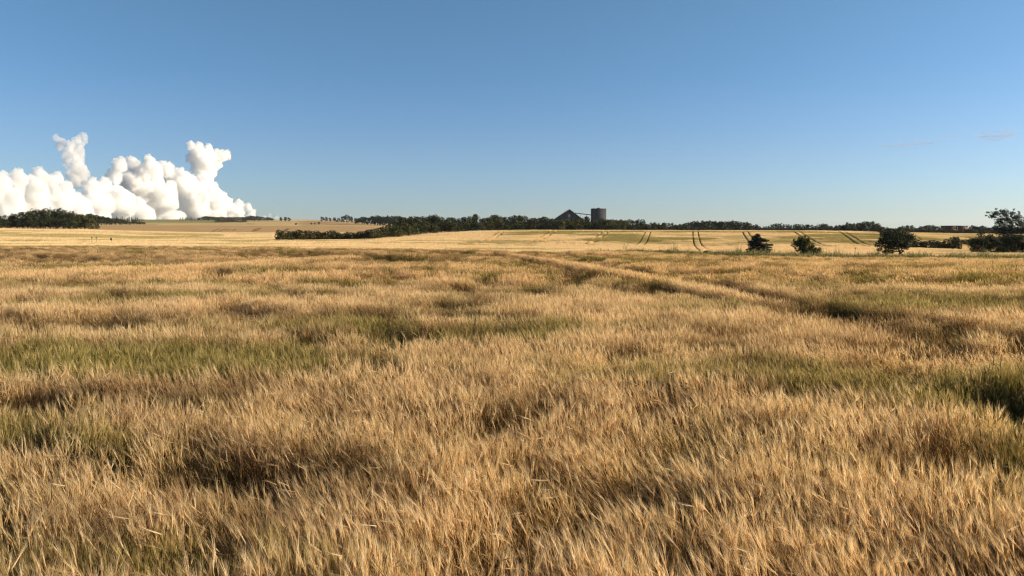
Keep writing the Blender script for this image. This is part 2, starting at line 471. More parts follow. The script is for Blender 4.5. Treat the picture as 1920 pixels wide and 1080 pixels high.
def barley_clump(name, r_, n, R_, kind):
    """n stalks within radius R_; kind 0 = close up with single awns, 1 = middle distance"""
    mb = MB()
    g0 = r_.uniform(-.12, .12)
    for _ in range(n):
        q = math.sqrt(r_.random()) * R_; th = r_.uniform(0, 2 * math.pi)
        b = Vector((q * math.cos(th), q * math.sin(th), -.02))
        h = r_.gauss(.80, .09)
        la = Vector((r_.gauss(-.10, .13), r_.gauss(0, .13), 1)).normalized()
        top = b + la * h
        rn = min(1, max(0, r_.gauss(.64, .22) + g0))
        sd = Vector((math.cos(th * 3), math.sin(th * 3), 0))
        bend = Vector((r_.gauss(-.20, .26), r_.gauss(0, .26), 1)).normalized()
        if r_.random() < .09: bend = Vector((r_.gauss(-.7, .4), r_.gauss(0, .5), .55)).normalized()
        if kind == 0:
            mid = b + la * h * .6 + Vector((r_.gauss(0, .012), r_.gauss(0, .012), 0))
            ribbon(mb, [b, mid, top], [.0022, .002, .0016], sd, rn * .6)
            # leaves, dry and hanging
            for _k in range(2 if r_.random() < .6 else 1):
                s = b + la * h * r_.uniform(.3, .8)
                d = Vector((math.cos(r_.uniform(0, 6.28)), math.sin(r_.uniform(0, 6.28)), 0))
                L = r_.uniform(.08, .17)
                ribbon(mb, [s, s + d * L * .5 + Vector((0, 0, L * .55)), s + d * L + Vector((0, 0, L * r_.uniform(-.3, .6)))], [.003, .005, .0008],
                       d.cross(Vector((0, 0, 1))), min(1, rn * r_.uniform(.3, .9)))
            ear = r_.uniform(.065, .095)
            e1 = top + bend * ear
            side = bend.orthogonal().normalized(); s2 = bend.cross(side)
            for sdv in (side, s2):
                ribbon(mb, [top, top + bend * ear * .35, top + bend * ear * .8, e1], [.0018, .0048, .0038, .0012], sdv, rn * .9)
            for k in range(12):
                t = (k + .5) / 12
                s = top + bend * ear * t
                an = k * 2.4 + th
                out = side * math.cos(an) + s2 * math.sin(an)
                L = r_.uniform(.12, .18)
                d = (bend + out * r_.uniform(.06, .20)).normalized()
                tip = s + d * L
                wv = d.cross(out).normalized() * .0011
                mb.add([s - wv, s + wv, tip], [(0, 1, 2)], min(1, rn * 1.0 + .2))
        elif kind == 1:
            ribbon(mb, [b, top], [.004, .0035], sd, rn * .55)
            if r_.random() < .5:
                s = b + la * h * r_.uniform(.4, .8); d = Vector((math.cos(th * 5), math.sin(th * 5), 0)); L = r_.uniform(.1, .2)
                mb.add([s, s + d * L + Vector((0, 0, L * .3)), s + Vector((0, 0, .02))], [(0, 1, 2)], rn * .8)
            side = bend.orthogonal().normalized(); s2 = bend.cross(side)
            L = r_.uniform(.17, .24)
            for sdv in (side, s2):
                ribbon(mb, [top, top + bend * L * .4, top + bend * L], [.004, .009, .002], sdv, min(1, rn + .1))
            for k in range(3):
                out = side * math.cos(k * 2.1 + th) + s2 * math.sin(k * 2.1 + th)
                s = top + bend * L * .25; d = (bend + out * .3).normalized()
                wv = d.cross(out).normalized() * .003
                mb.add([s - wv, s + wv, s + d * L * .75], [(0, 1, 2)], min(1, rn + .18))
        else:
            w_ = r_.uniform(.018, .04)
            ribbon(mb, [b, top, top + bend * .2], [w_, w_, w_ * .15], sd, min(1, rn + .05))
    return proto(name, mb.mesh(name, M_CROP if kind == 2 else M_BARLEY))

R = random.Random(3)
P0 = [barley_clump('barley_clump_near', R, 13, .17, 0) for _ in range(12)]
P1 = [barley_clump('barley_clump_mid', R, 34, .36, 1) for _ in range(8)]
P2 = [barley_clump('crop_tuft', R, 26, .42, 2) for _ in range(6)]

# patches where the crop is beaten down or mixed with green: (px, py, half width, half height, how low, how green)
PATCH = [
    (1788, 622, 56, 13, 1.1, 1), (1092, 518, 44, 8, .9, .15), (1055, 510, 26, 5, .7, .1), (1175, 537, 40, 7, .7, .4), (915, 520, 28, 7, .85, .1),
    (880, 541, 60, 8, .5, .8), (990, 543, 80, 8, .45, .8), (860, 566, 90, 9, .5, .7), (950, 586, 60, 6, .4, .6), (1230, 545, 70, 7, .45, .8),
    (680, 583, 100, 12, .65, .25), (440, 590, 110, 12, .5, .45), (140, 597, 160, 14, .7, .6), (30, 590, 60, 10, .6, .5), (400, 635, 60, 9, .6, .85),
    (575, 636, 60, 11, .65, 1), (280, 635, 40, 7, .6, .6), (200, 640, 50, 8, .4, .4), (60, 750, 90, 28, .55, .8), (300, 736, 110, 14, .75, .9),
    (420, 728, 60, 10, .65, .8), (130, 735, 50, 12, .6, .6), (390, 803, 65, 22, .8, .7), (215, 835, 60, 18, .98, .1), (10, 880, 60, 25, .6, .4),
    (335, 858, 30, 16, .75, .1), (620, 782, 65, 20, .6, .9), (865, 785, 40, 16, .7, .4), (1062, 740, 60, 13, .85, .1), (960, 752, 42, 14, .8, .15),
    (1090, 862, 95, 26, .85, .4), (1010, 838, 50, 18, .6, .5), (1245, 835, 60, 26, .65, .7), (1170, 900, 60, 22, .9, .2), (1340, 818, 60, 26, .6, .7),
    (1010, 950, 40, 18, .7, .1), (1550, 720, 95, 15, .65, 1), (1690, 710, 60, 14, .7, .5), (1820, 722, 60, 9, .7, .5), (1480, 775, 60, 18, .55, .15),
    (1780, 856, 110, 26, .85, .35), (1560, 850, 60, 24, .5, .5), (1345, 922, 75, 24, .75, .5), (420, 508, 38, 9, .95, .1), (320, 489, 60, 5, .7, .1),
    (570, 492, 24, 4, .8, .1), (130, 483, 120, 6, .6, .4), (540, 477, 140, 4, .5, .3), (760, 486, 120, 6, .5, .4), (640, 530, 50, 7, .5, .3),
    (730, 528, 45, 6, .5, .7), (1640, 548, 120, 9, .2, .8), (1500, 584, 36, 5, .8, .2), (1540, 524, 70, 7, .6, .1), (1420, 516, 42, 5, .7, .1),
    (1630, 529, 32, 4, .8, .1), (260, 545, 60, 6, .4, .9), (500, 535, 60, 6, .35, .8), (130, 530, 100, 8, .3, .7), (700, 640, 50, 8, .5, .3),
    (940, 620, 60, 6, .4, .5), (1180, 655, 60, 8, .45, .6), (1400, 790, 60, 20, .4, .4), (700, 850, 70, 25, .5, .3), (500, 900, 80, 25, .4, .3),
    (1850, 560, 120, 8, .4, .6), (1700, 500, 160, 4, .3, .1), (75, 820, 50, 18, .6, .5), (760, 620, 60, 7, .45, .2), (1340, 640, 60, 7, .3, .5)]
PW = []
for px, py, hw, hh, lo, gr in PATCH:
    c = hit(px, py, .95); a = hit(px, py - hh, .95); b = hit(px, py + hh, .95)
    PW.append((c.x, (a.y + b.y) / 2, hw / F * c.y, max(.25, (a.y - b.y) / 2), lo, gr, a.x - b.x, a.y - b.y))

def seg_dist(x, y, pts):
    d = np.full(x.shape, 1e9)
    for (ax, ay), (bx, by) in zip(pts[:-1], pts[1:]):
        vx, vy = bx - ax, by - ay; L = vx * vx + vy * vy + 1e-9
        t = np.clip(((x - ax) * vx + (y - ay) * vy) / L, 0, 1)
        d = np.minimum(d, np.hypot(x - ax - t * vx, y - ay - t * vy))
    return d

def line_px(pts, up=1.04): return [tuple(hit(a, b, up)[:2]) for a, b in pts]
TRAM_A = line_px([(1765, 624), (1742, 614), (1697, 603), (1633, 591), (1570, 579), (1490, 565), (1400, 551)]) + line_px([(1280, 536), (1170, 517), (1045, 492), (935, 473)])
TRAM_B = line_px([(1990, 632), (1920, 616), (1880, 608), (1820, 598), (1773, 591), (1697, 581), (1600, 568)]) + line_px([(1350, 527), (1230, 507), (1100, 487), (960, 472)])
MID = [((a[0] + b[0]) / 2, (a[1] + b[1]) / 2) for a, b in zip(TRAM_A[6:], TRAM_B[6:])]
PALE = line_px([(120, 503), (330, 497), (520, 486), (650, 478)])
ROWS_PX = [line_px(q) for q in (
    [(1100, 489), (1400, 496), (1920, 508)], [(1100, 492), (1400, 500), (1920, 513)],
    [(1240, 503), (1600, 517), (1920, 531)], [(1240, 507), (1600, 522), (1920, 537)],
    [(1200, 530), (1500, 566), (1680, 583)], [(0, 471), (300, 473), (600, 470)], [(0, 475), (260, 477), (560, 473)])]

def field(x, y):
    """crop height 0..1.1, greenness 0..1, brightness tint 0..1 and lean, anywhere in the near field"""
    H = np.ones_like(x); G = np.zeros_like(x); L = np.zeros_like(x)
    jx = (fbm(x / .8, y / .8, 70, 4) - .5) ; jy = (fbm(x / .8, y / .8, 75, 4) - .5)
    for cx, cy, rx, ry, lo, gr, sx, sy in PW:
        xx = x + jx * rx * 1.6; yy = y + jy * ry * 1.6
        dx = xx - cx - sx * (yy - cy) / (sy + 1e-6)
        d = np.sqrt((dx / rx) ** 2 + ((yy - cy) / ry) ** 2)
        k = 1 - smooth(.72, 1.12, d)
        H *= 1 - (.68 if cy < 15 else .80) * lo * k
        G = np.maximum(G, max(gr, .45) * (1 - smooth(.7, 1.9, d)))
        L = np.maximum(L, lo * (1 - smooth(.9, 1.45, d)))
    n1 = fbm(x / 2.4, y / 1.5, 50, 4); n2 = fbm(x / 7, y / 5, 55, 3); n3 = fbm(x / .75, y / .6, 58, 3)
    pit = smooth(.60, .68, n1)
    H *= 1 - .5 * pit * (1 - .85 * np.exp(-(((x - 9) / 6) ** 2 + ((y - 19) / 5) ** 2) ** 2))
    H *= 1 + .55 * (n3 - .5) + .15 * (n2 - .5)
    H *= 1 - .6 * smooth(.62, .68, n3)
    G = G * (.35 + .65 * smooth(.36, .56, fbm(x / 1.1, y / .7, 68, 3)))
    H *= 1 - .5 * smooth(.54, .68, fbm(x / 6, y / 4.5, 59, 4)) * smooth(26, 45, y)
    H *= 1 - .5 * smooth(.55, .62, fbm(x / 3.5, y / 6, 63, 4)) * smooth(52, 70, y) * (1 - smooth(4, 14, x))
    G = np.maximum(G, .9 * smooth(.525, .60, fbm(x / 7.5, y / 2.1, 61, 5)) * (1 - .85 * np.exp(-(((x - 9) / 6) ** 2 + ((y - 19) / 5) ** 2) ** 2)))
    for t in (TRAM_A, TRAM_B):
        d = seg_dist(x, y, t)
        wd = np.where(y < 45, .55, .75) + .2 * (fbm(x / 2, y / 2, 77, 2) - .5)
        H *= 1 - .93 * (1 - smooth(wd * .8, wd * 1.1, d))
        G = np.maximum(G, .55 * (1 - smooth(wd, wd * 1.9, d)))
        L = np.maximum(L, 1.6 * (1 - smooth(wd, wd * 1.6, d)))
    for q in ROWS_PX:
        d = seg_dist(x, y, q)
        H *= 1 - .55 * (1 - smooth(.25, .6, d))
    W = np.zeros_like(x)
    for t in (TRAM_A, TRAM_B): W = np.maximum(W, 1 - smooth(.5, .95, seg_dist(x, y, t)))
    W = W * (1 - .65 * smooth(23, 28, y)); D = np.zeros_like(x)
    PB = np.maximum((1 - smooth(.35, .75, seg_dist(x, y, MID))) * smooth(24, 30, y), 1 - smooth(1.0, 3.0, seg_dist(x, y, PALE)))
    G = G * (1 - PB); H = H * (1 - PB) + PB * .97
    T = .60 - .8 * W + .45 * PB + 1.5 * (fbm(x / 2.6, y / 1.6, 64, 4) - .5) + 1.5 * (fbm(x / .55, y / .5, 66, 2) - .5) - .55 * L - .22 * smooth(55, 75, y) * (x < 5)  # shade of rut walls and hollow rims painted into the tint, besides trampled stems

    lx = -.03 + .7 * (fbm(x / 1.6, y / 1.2, 80, 3) - .52) - .25 * L * 2 * (fbm(x / 1.1, y / 1.1, 83, 2))
    ly = .05 + .75 * (fbm(x / 2.3, y / 1.7, 90, 3) - .5)
    lx = lx * (1 - .9 * W) + .15 * W; ly = ly * (1 - .8 * W)
    return H, G, T, lx, ly

def jitter_grid(y0, y1, umin, umax, s, extra=0.0):
    ys = np.arange(y0, y1, s)
    X = []; Y = []
    for yy in ys:
        xs = np.arange(umin * (yy + extra) , umax * (yy + extra), s)
        X.append(xs); Y.append(np.full(len(xs), yy))
    X = np.concatenate(X); Y = np.concatenate(Y)
    return X + rng.uniform(-.5, .5, len(X)) * s, Y + rng.uniform(-.5, .5, len(X)) * s

def plant(name, x, y, protos, sxy=1.0, dens_lo=.35):
    H, G, T, lx, ly = field(x, y)
    keep = rng.random(len(x)) < np.clip((H - .02) / .3, .12, 1)
    x, y, H, G, T, lx, ly = [q[keep] for q in (x, y, H, G, T, lx, ly)]
    z = height(x, y)
    ang = rng.normal(0, .75, len(x))
    rot = lean_euler(lx + rng.normal(0, .07, len(x)), ly + rng.normal(0, .07, len(x)), ang)
    s = rng.uniform(.92, 1.08, len(x))
    scl = np.stack([s * sxy, s * sxy, s * np.clip(H, .1, 1.25)], -1)
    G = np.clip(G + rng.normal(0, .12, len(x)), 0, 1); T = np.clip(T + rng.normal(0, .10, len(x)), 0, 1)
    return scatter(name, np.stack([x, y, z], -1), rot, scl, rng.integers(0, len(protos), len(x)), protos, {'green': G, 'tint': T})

x, y = jitter_grid(1.2, 36, -.80, .80, .145, 5)
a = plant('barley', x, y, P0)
tag(a, 'ripe golden barley standing close to the viewer with green undergrowth', 'barley', kind='stuff')
x, y = jitter_grid(34.5, 155, -.84, .84, .40, 4)
k = y < edge_y(x / y) - rng.uniform(0, 1.5, len(x))
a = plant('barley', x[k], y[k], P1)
tag(a, 'ripe barley in the middle of the field up to the grassy bank', 'barley', kind='stuff')

# ------------------------------------------------------------------ barley on the slope beyond
def pair(pts, gap):
    out = []
    for s in (-gap / 2, gap / 2):
        q = []
        for i, p in enumerate(pts):
            a = Vector(pts[max(i - 1, 0)]); b = Vector(pts[min(i + 1, len(pts) - 1)])
            d = (b - a).normalized(); q.append((p[0] + d.y * s, p[1] - d.x * s))
        out.append(q)
    return out
TL = []; TW = []
for top, q in ((943, [(932, 441), (908, 452), (880, 458)]), (1042, [(1022, 443), (1003, 452)]), (1140, [(1122, 446), (1104, 455)]),
          (1217, [(1212, 442), (1207, 452), (1200, 459)]), (1304, [(1305, 443), (1308, 456), (1314, 464), (1330, 474)]),
          (1396, [(1403, 443), (1413, 455), (1425, 463)]), (1490, [(1506, 442), (1522, 452), (1550, 463)]),
          (1576, [(1592, 442), (1612, 455), (1640, 463)]), (1705, [(1722, 450)]), (1812, [(1828, 449)])):
    w0 = [tuple(hit(a, b, .65, 120)[:2]) for a, b in q]
    Yt = 356 if top < 1700 else 400
    line = [(slope_x(top, 432) * Yt, Yt)] + w0
    k = abs(line[0][0] / line[0][1] - line[-1][0] / line[-1][1]) / abs(math.log(line[0][1] / line[-1][1]))   # how far it strays from the line of sight
    TL += pair(line, 2.2 + 3.0 * k); TW += [.34 + 2.3 * k] * 2
for q in ([(720, 459), (1000, 462), (1300, 465), (1800, 469)], [(560, 458), (760, 463), (1000, 466), (1400, 470)],
          [(0, 447), (300, 456), (520, 461)], [(120, 452), (500, 459)]):
    TL.append([tuple(hit(a, b, .65, 120)[:2]) for a, b in q]); TW.append(1.0)
x, y = [], []
for y0, y1, s in ((102, 150, .50), (150, 220, .62), (220, 320, .8), (320, 470, 1.05)):
    a, b = jitter_grid(y0, y1, -.82, .82, s); x.append(a); y.append(b)
x = np.concatenate(x); y = np.concatenate(y)
px = x / y * F + 960
k = y > edge_y(x / y) + np.where(px > 1150, 26, 5)
x, y, px = x[k], y[k], px[k]
dt = np.minimum.reduce([seg_dist(x, y, q) for q in TL])
x, y, px = x[dt > 2.8], y[dt > 2.8], px[dt > 2.8]
fx, fy = [], []
for q in TL:
    for (ax, ay), (bx_, by_) in zip(q[:-1], q[1:]):
        n = int(math.hypot(bx_ - ax, by_ - ay) * 5.6 / .16) + 1
        t_ = rng.random(n); d_ = rng.uniform(-2.8, 2.8, n); L_ = math.hypot(bx_ - ax, by_ - ay)
        fx.append(ax + (bx_ - ax) * t_ + (by_ - ay) / L_ * d_); fy.append(ay + (by_ - ay) * t_ - (bx_ - ax) / L_ * d_)
fx = np.concatenate(fx); fy = np.concatenate(fy)
ok = (fy > edge_y(fx / fy) + np.where(fx / fy * F + 960 > 1150, 26, 2.5)) & (fy < 470)
fine = np.concatenate([np.zeros(len(x), bool), np.ones(ok.sum(), bool)])
x = np.concatenate([x, fx[ok]]); y = np.concatenate([y, fy[ok]]); px = x / y * F + 960
H = np.ones_like(x) * (.85 + .35 * (fbm(x / 5, y / 5, 101, 3) - .5))
for q, wd in zip(TL, TW):
    H *= 1 - 1.0 * (1 - smooth(wd, wd + .12, seg_dist(x, y, q)))
k = (H > .3)
x, y, px, H, fine = x[k], y[k], px[k], H[k], fine[k]
gz = smooth(.40, .60, fbm(x / 22, y / 14, 105, 3)) * smooth(225, 262, y) * smooth(900, 980, px)
gz = np.maximum(gz, .6 * smooth(.55, .7, fbm(x / 30, y / 16, 109, 3)))
gz *= 1 - .5 * (y > 345)
gz = np.maximum(gz, .7 * smooth(.45, .62, fbm(x / 30, y / 22, 115, 4)) * (px < 420) * smooth(255, 285, y) * (1 - smooth(400, 430, y)))
lod = smooth(.5, .66, fbm(x / 5, y / 7, 111, 3)) * smooth(195, 225, y) * (1 - smooth(250, 290, y))
tint = np.clip(.72 + .5 * (fbm(x / 9, y / 5, 107, 3) - .5) - .35 * lod + rng.normal(0, .08, len(x)), 0, 1)
H *= 1 - .4 * lod
sp_ = np.interp(y, [100, 150, 220, 320, 470], [1.0, 1.1, 1.35, 1.7, 2.2])
sp_ = np.where(fine, .55, sp_)
sc3 = np.stack([sp_, sp_, H * .9], -1)
rot = lean_euler(rng.normal(-.1, .12, len(x)), rng.normal(0, .12, len(x)), rng.uniform(0, 6.28, len(x)))
a = scatter('barley', np.stack([x, y, height(x, y)], -1), rot, sc3, rng.integers(0, len(P2), len(x)), P2, {'green': np.clip(gz, 0, 1), 'tint': tint})
tag(a, 'pale gold barley on the slope beyond the bank, crossed by tractor tramlines', 'barley', kind='stuff')
for q in ([(398, 434.5), (405, 431.5), (412, 428.8)], [(411, 434), (417, 431.5), (424, 429)], [(424, 432.5), (430, 430)], [(437, 432.5), (442, 429.5)], [(473, 434), (479, 430), (486, 427)], [(478, 433.5), (485, 430), (491, 427)],
          [(529, 434), (540, 428.5)], [(533, 434.5), (543, 428.5)]):
    pp = [hit(a, b, .02, 300, 2500) for a, b in q]; wv = []; wf = []
    dense = [pp[i].lerp(pp[i + 1], k / 8) for i in range(len(pp) - 1) for k in range(8)] + [pp[-1]]
    for i, p in enumerate(dense):
        for sx in (-.5, .5): wv.append((p.x + sx, p.y, hz(p.x + sx, p.y) + .12))
        if i: wf.append((2 * i - 2, 2 * i - 1, 2 * i + 1, 2 * i))
    wt = np.tile(np.array([[.05, .035, .018]]), (len(wv), 1))
    tag(link('wheel_track', mesh_np('wheel_track', wv, np.array(wf), M_FAR, {'tone': wt})), 'bare soil wheel track in the distant brown field', kind='structure')
# ------------------------------------------------------------------ foliage
def cards(r, lobes, n, size, up=.25, flat=0.0, shell=.55, aspect=1.0):
    """n small leaf sprays spread through ellipsoid lobes [(centre, radii)], random facing"""
    lobes = [(np.array(c, float), np.array(q, float)) for c, q in lobes]
    wts = np.array([np.prod(q) ** (2 / 3) for _, q in lobes]); wts /= wts.sum()
    li = r.choice(len(lobes), n, p=wts)
    cc = np.array([lobes[i][0] for i in li]); rr = np.array([lobes[i][1] for i in li])
    d = r.normal(size=(n, 3)); d /= np.linalg.norm(d, axis=1)[:, None]
    rad_ = (shell + (1.08 - shell) * r.random(n) ** .7)[:, None]
    p = cc + d * rr * rad_
    nrm = d * .6 + r.normal(size=(n, 3)) * .6; nrm[:, 2] = nrm[:, 2] * (1 - flat) + (up + flat * 1.5)
    nrm /= np.linalg.norm(nrm, axis=1)[:, None]
    t = np.cross(nrm, r.normal(size=(n, 3))); t /= np.linalg.norm(t, axis=1)[:, None]
    b = np.cross(nrm, t)
    s = (size * r.uniform(.5, 1.3, n))[:, None]
    v = np.stack([p - t * s * aspect, p - b * s * .6, p + t * s * aspect, p + b * s * .6], 1).reshape(-1, 3)
    f = np.arange(n * 4).reshape(n, 4)
    cl = r.random(len(lobes))[li] * .5 + r.random(n) * .5
    return v, f, np.repeat(cl, 4)

def join_np(parts):
    v, f, a, b = [], [], [], 0
    for vv, ff, aa in parts:
        v.append(vv); f.append(np.asarray(ff) + b); a.append(aa); b += len(vv)
    return np.concatenate(v), np.concatenate(f), np.concatenate(a)

def broad_mesh(name, seed, mat, n=900, size=.045, lobes_n=14, low=.12, wide=.38):
    """one tree of unit height with foliage down to the ground edge, as in a shelter belt"""
    r = np.random.default_rng(seed)
    lobes = [((0, 0, .52), (wide * .75, wide * .75, .38))]
    for _ in range(lobes_n):
        z = r.uniform(low + .1, .86); a = r.uniform(0, 6.28)
        q = wide * math.sqrt(max(.1, 1 - ((z - .45) / .55) ** 2)) * r.uniform(.5, .85)
        s = r.uniform(.10, .19)
        lobes.append(((q * math.cos(a), q * math.sin(a), z), (s, s, s * .85)))
    v, f, a = cards(r, lobes, n, size)
    v[:, 2] = np.maximum(v[:, 2], .01)
    v[:, 2] *= 1 / np.percentile(v[:, 2], 99.7)
    tb = MB(); tb.tube([(0, 0, -.08), (.01, 0, .3), (0, .01, .62)], [.035, .026, .012], 5)
    m = mesh_np(name, np.concatenate([v, np.array([tuple(p) for p in tb.v])]), [np.concatenate([f, np.array(tb.f4) + len(v)]), np.array(tb.f3).reshape(-1, 3) + len(v)],
                mat, {'rnd': np.concatenate([a, np.zeros(len(tb.v))])})
    m.materials.append(M_BARK)
    mi = np.zeros(len(m.polygons), np.int32); mi[len(f):] = 1
    m.polygons.foreach_set('material_index', mi)
    return m

def conifer_mesh(name, seed, mat, n=700):
    r = np.random.default_rng(seed)
    lobes = []
    for k in range(11):
        z = .08 + k * .082; q = .20 * (1 - z) ** .8 + .015
        for j in range(4):
            a = r.uniform(0, 6.28); lobes.append(((q * .6 * math.cos(a), q * .6 * math.sin(a), z), (q * .6, q * .6, .05)))
    v, f, a = cards(r, lobes, n, .032, flat=.3)
    v[:, 2] = np.clip(v[:, 2], .01, None); v[:, 2] /= v[:, 2].max()
    tb = MB(); tb.tube([(0, 0, -.05), (0, 0, .97)], [.02, .006], 4)
    return mesh_np(name, np.concatenate([v, np.array(tb.v)]), [np.concatenate([f, np.array(tb.f4) + len(v)]), np.array(tb.f3) + len(v)], mat, {'rnd': np.concatenate([a, np.zeros(len(tb.v))])})

BROAD = [broad_mesh('tree_crown', 100 + k, M_LEAF) for k in range(6)]
OLIVE = [broad_mesh('tree_crown', 120 + k, M_LEAF2) for k in range(4)]
FARB = [broad_mesh('tree_crown', 140 + k, M_LEAF, 260, .085, 9, wide=.42) for k in range(4)]
CONI = [conifer_mesh('conifer_crown', 160 + k, M_LEAF) for k in range(3)]

RT = random.Random(11)
NTH = ['first', 'second', 'third', 'fourth', 'fifth', 'sixth', 'seventh', 'eighth', 'ninth', 'tenth', 'eleventh', 'twelfth', 'thirteenth', 'fourteenth', 'fifteenth', 'sixteenth', 'seventeenth', 'eighteenth', 'nineteenth', 'twentieth']
def zones(objs, zs):
    """name each by its place in a stretch that ends at a landmark: (last photo column, what, where)"""
    lo = -1e9
    for hi, what, where in zs:
        q = [o for o in objs if lo <= o.location.x / o.location.y * F + 960 < hi]; lo = hi
        q.sort(key=lambda o: o.location.x / o.location.y)
        for i, o in enumerate(q):
            if i < len(NTH) - 1 or len(q) <= len(NTH): o['label'] = f'{NTH[i]} {what} from the left {where}'
            else: o['label'] = f'{what} at the right end {where}'
def tree(px, top, Y, meshes, name, label, cat, group=None, width=1.0, base=None):
    P = world(px, top, Y); z0 = hz(P.x, Y) - .15 if base is None else base
    h = max(1.0, P.z - z0)
    o = link(name, RT.choice(meshes), None, (P.x, Y, z0))
    s = h * width * RT.uniform(.9, 1.12)
    o.scale = (s, s * RT.uniform(.9, 1.1), h)
    o.rotation_euler = (0, 0, RT.uniform(0, 6.28))
    tag(o, label, cat, group)
    return o

def row(profile, step, Y0, Y1, meshes, name, label, cat, group, width=1.0, jit=1.0, ordinal=None):
    px = profile[0][0]; xs = [p[0] for p in profile]; ys = [p[1] for p in profile]
    k = 0; out = []
    while px <= profile[-1][0]:
        t = (px - xs[0]) / (xs[-1] - xs[0])
        top = float(np.interp(px, xs, ys)) + (RT.uniform(-1.6, 2.0) - (1.2 if RT.random() < .15 else 0)) * jit
        Y = (Y0 + (Y1 - Y0) * t) * RT.uniform(.985, 1.03)
        m = meshes[min(len(meshes) - 1, int(RT.random() * len(meshes)))]
        out.append(tree(px, top, Y, [m], name, label, cat, group, width)); k += 1
        px += step * RT.uniform(.75, 1.25)
    if ordinal:
        for i, o in enumerate(out): o['label'] = ordinal(i, len(out))
    return out

L1P = [(-25, 400), (0, 403), (20, 404), (36, 401), (40, 396), (55, 395), (75, 391), (100, 391), (125, 393), (136, 399)]
zones(row(L1P, 11, 490, 480, BROAD, 'broadleaf_tree', 'tall dark tree of the copse at the left edge of the photo, under the cloud', 'tree', 'trees of the left copse', .9, 1.5), [(9000.0, 'tall dark tree', 'in the copse at the left edge')])
zones(row([(-20, 411), (60, 408), (140, 410)], 13, 470, 465, BROAD + OLIVE[:1], 'broadleaf_tree', 'lower tree along the near edge of the left copse', 'tree', 'front trees of the left copse', 1.2, 1.5), [(9000.0, 'lower front tree', 'along the left-edge copse')])
zones(row([(143, 402), (155, 401), (166, 406), (176, 414), (183, 421)], 8, 470, 466, OLIVE, 'olive_bush', 'olive bush at the right end of the left copse', 'bush', 'olive bushes ending the left copse', 1.1), [(9000.0, 'olive bush', 'ending the left copse')])
zones(row([(168, 401), (185, 404), (200, 408), (220, 411), (240, 414), (272, 416)], 6, 980, 1020, FARB, 'broadleaf_tree', 'dark tree of the distant row sloping down behind the left copse', 'tree', 'distant row behind the left copse', 1.5), [(9000.0, 'distant dark tree', 'in the row descending behind the left copse')])
zones(row([(214, 407), (240, 406), (270, 409)], 4, 2000, 2000, CONI, 'conifer_tree', 'tiny distant conifer on the skyline beside the wind turbine', 'conifer', 'skyline conifers by the turbine', 1.3), [(9000.0, 'tiny conifer', 'on the skyline beside the turbine')])
zones(row([(338, 408), (352, 406), (370, 408)], 4.5, 2300, 2300, CONI, 'conifer_tree', 'tiny pointed conifer on the skyline left of the long far wood', 'conifer', 'pointed conifers left of the far wood', 1.3), [(9000.0, 'tiny conifer', 'on the skyline left of the long far wood')])
zones(row([(372, 408), (385, 405.5), (420, 407), (450, 407), (480, 405), (497, 407), (512, 409)], 4.5, 2200, 2100, FARB, 'broadleaf_tree', 'tree of the long dark far wood on the skyline under the right end of the cloud', 'tree', 'far wood under the cloud', 1.6, .5), [(410, 'far wood tree', 'in the left third of the long skyline wood'), (460, 'far wood tree', 'in the middle of the long skyline wood'), (9000.0, 'far wood tree', 'in the right third of the long skyline wood')])
zones(row([(398, 415), (410, 411), (440, 412), (462, 414)], 6, 1480, 1480, FARB, 'broadleaf_tree', 'tree of the small wood standing in front of the long far wood', 'tree', 'small wood before the far wood', 1.6, .8), [(9000.0, 'dark tree', 'in the small wood before the long far wood')])
zones(row([(465, 419), (480, 420)], 6, 1150, 1150, FARB, 'bush', 'low bush in the far field just right of the small far wood', 'bush', 'low bushes by the small far wood', 2.2, .3), [(9e3, 'low far bush', 'just right of the small far wood')])
for px, top, wd in ((527, 407.5, 'left'), (535, 406.5, 'middle'), (542, 407.5, 'right')):
    tree(px, top, 1850, FARB, 'broadleaf_tree', f'{wd} one of the three far trees alone on the skyline right of the cloud', 'tree', 'three far skyline trees', 1.0)
tree(555, 418.2, 1000, FARB, 'bush', 'round bush alone in the far fields below the three skyline trees', 'bush', None, 1.7)
tree(584, 417.6, 1080, FARB, 'bush', 'left end of a short far bush row, above the left end of the hedge', 'bush', 'short far bush row', 1.5)
tree(590, 417.8, 1080, FARB, 'bush', 'middle bush of the short far row above the hedge', 'bush', 'short far bush row', 1.5)
tree(598, 416.2, 1080, FARB, 'bush', 'rounder right-hand bush of the short far row above the hedge', 'bush', 'short far bush row', 1.3)
names = ['first', 'second', 'third', 'fourth', 'fifth', 'sixth', 'seventh', 'eighth', 'ninth', 'tenth', 'eleventh', 'twelfth']
for i, (px, top) in enumerate([(604, 406), (611, 407), (619, 408), (627, 407.5), (635, 408), (643, 405), (650, 402), (658, 406)]):
    tree(px, top, 1900, FARB, 'broadleaf_tree', f'{names[i]} tree from the left in the skyline clump above the long hedge', 'tree', 'skyline clump above the hedge', 1.05)
zones(row([(632, 413), (670, 414)], 7, 1700, 1700, FARB, 'bush', 'low bush at the foot of the skyline clump above the hedge', 'bush', 'bushes below the skyline clump', 2.2, .3), [(9000.0, 'low bush', 'under the skyline clump above the hedge')])
zones(row([(668, 409), (690, 406), (720, 405), (760, 406), (775, 408)], 6, 1250, 1150, FARB, 'broadleaf_tree', 'tree of the bluish wood behind the upper end of the hedge', 'tree', 'bluish wood behind the hedge', 1.3, .8), [(718, 'bluish tree', 'in the left half of the wood behind the hedge'), (9000.0, 'bluish tree', 'in the right half of the wood behind the hedge')])
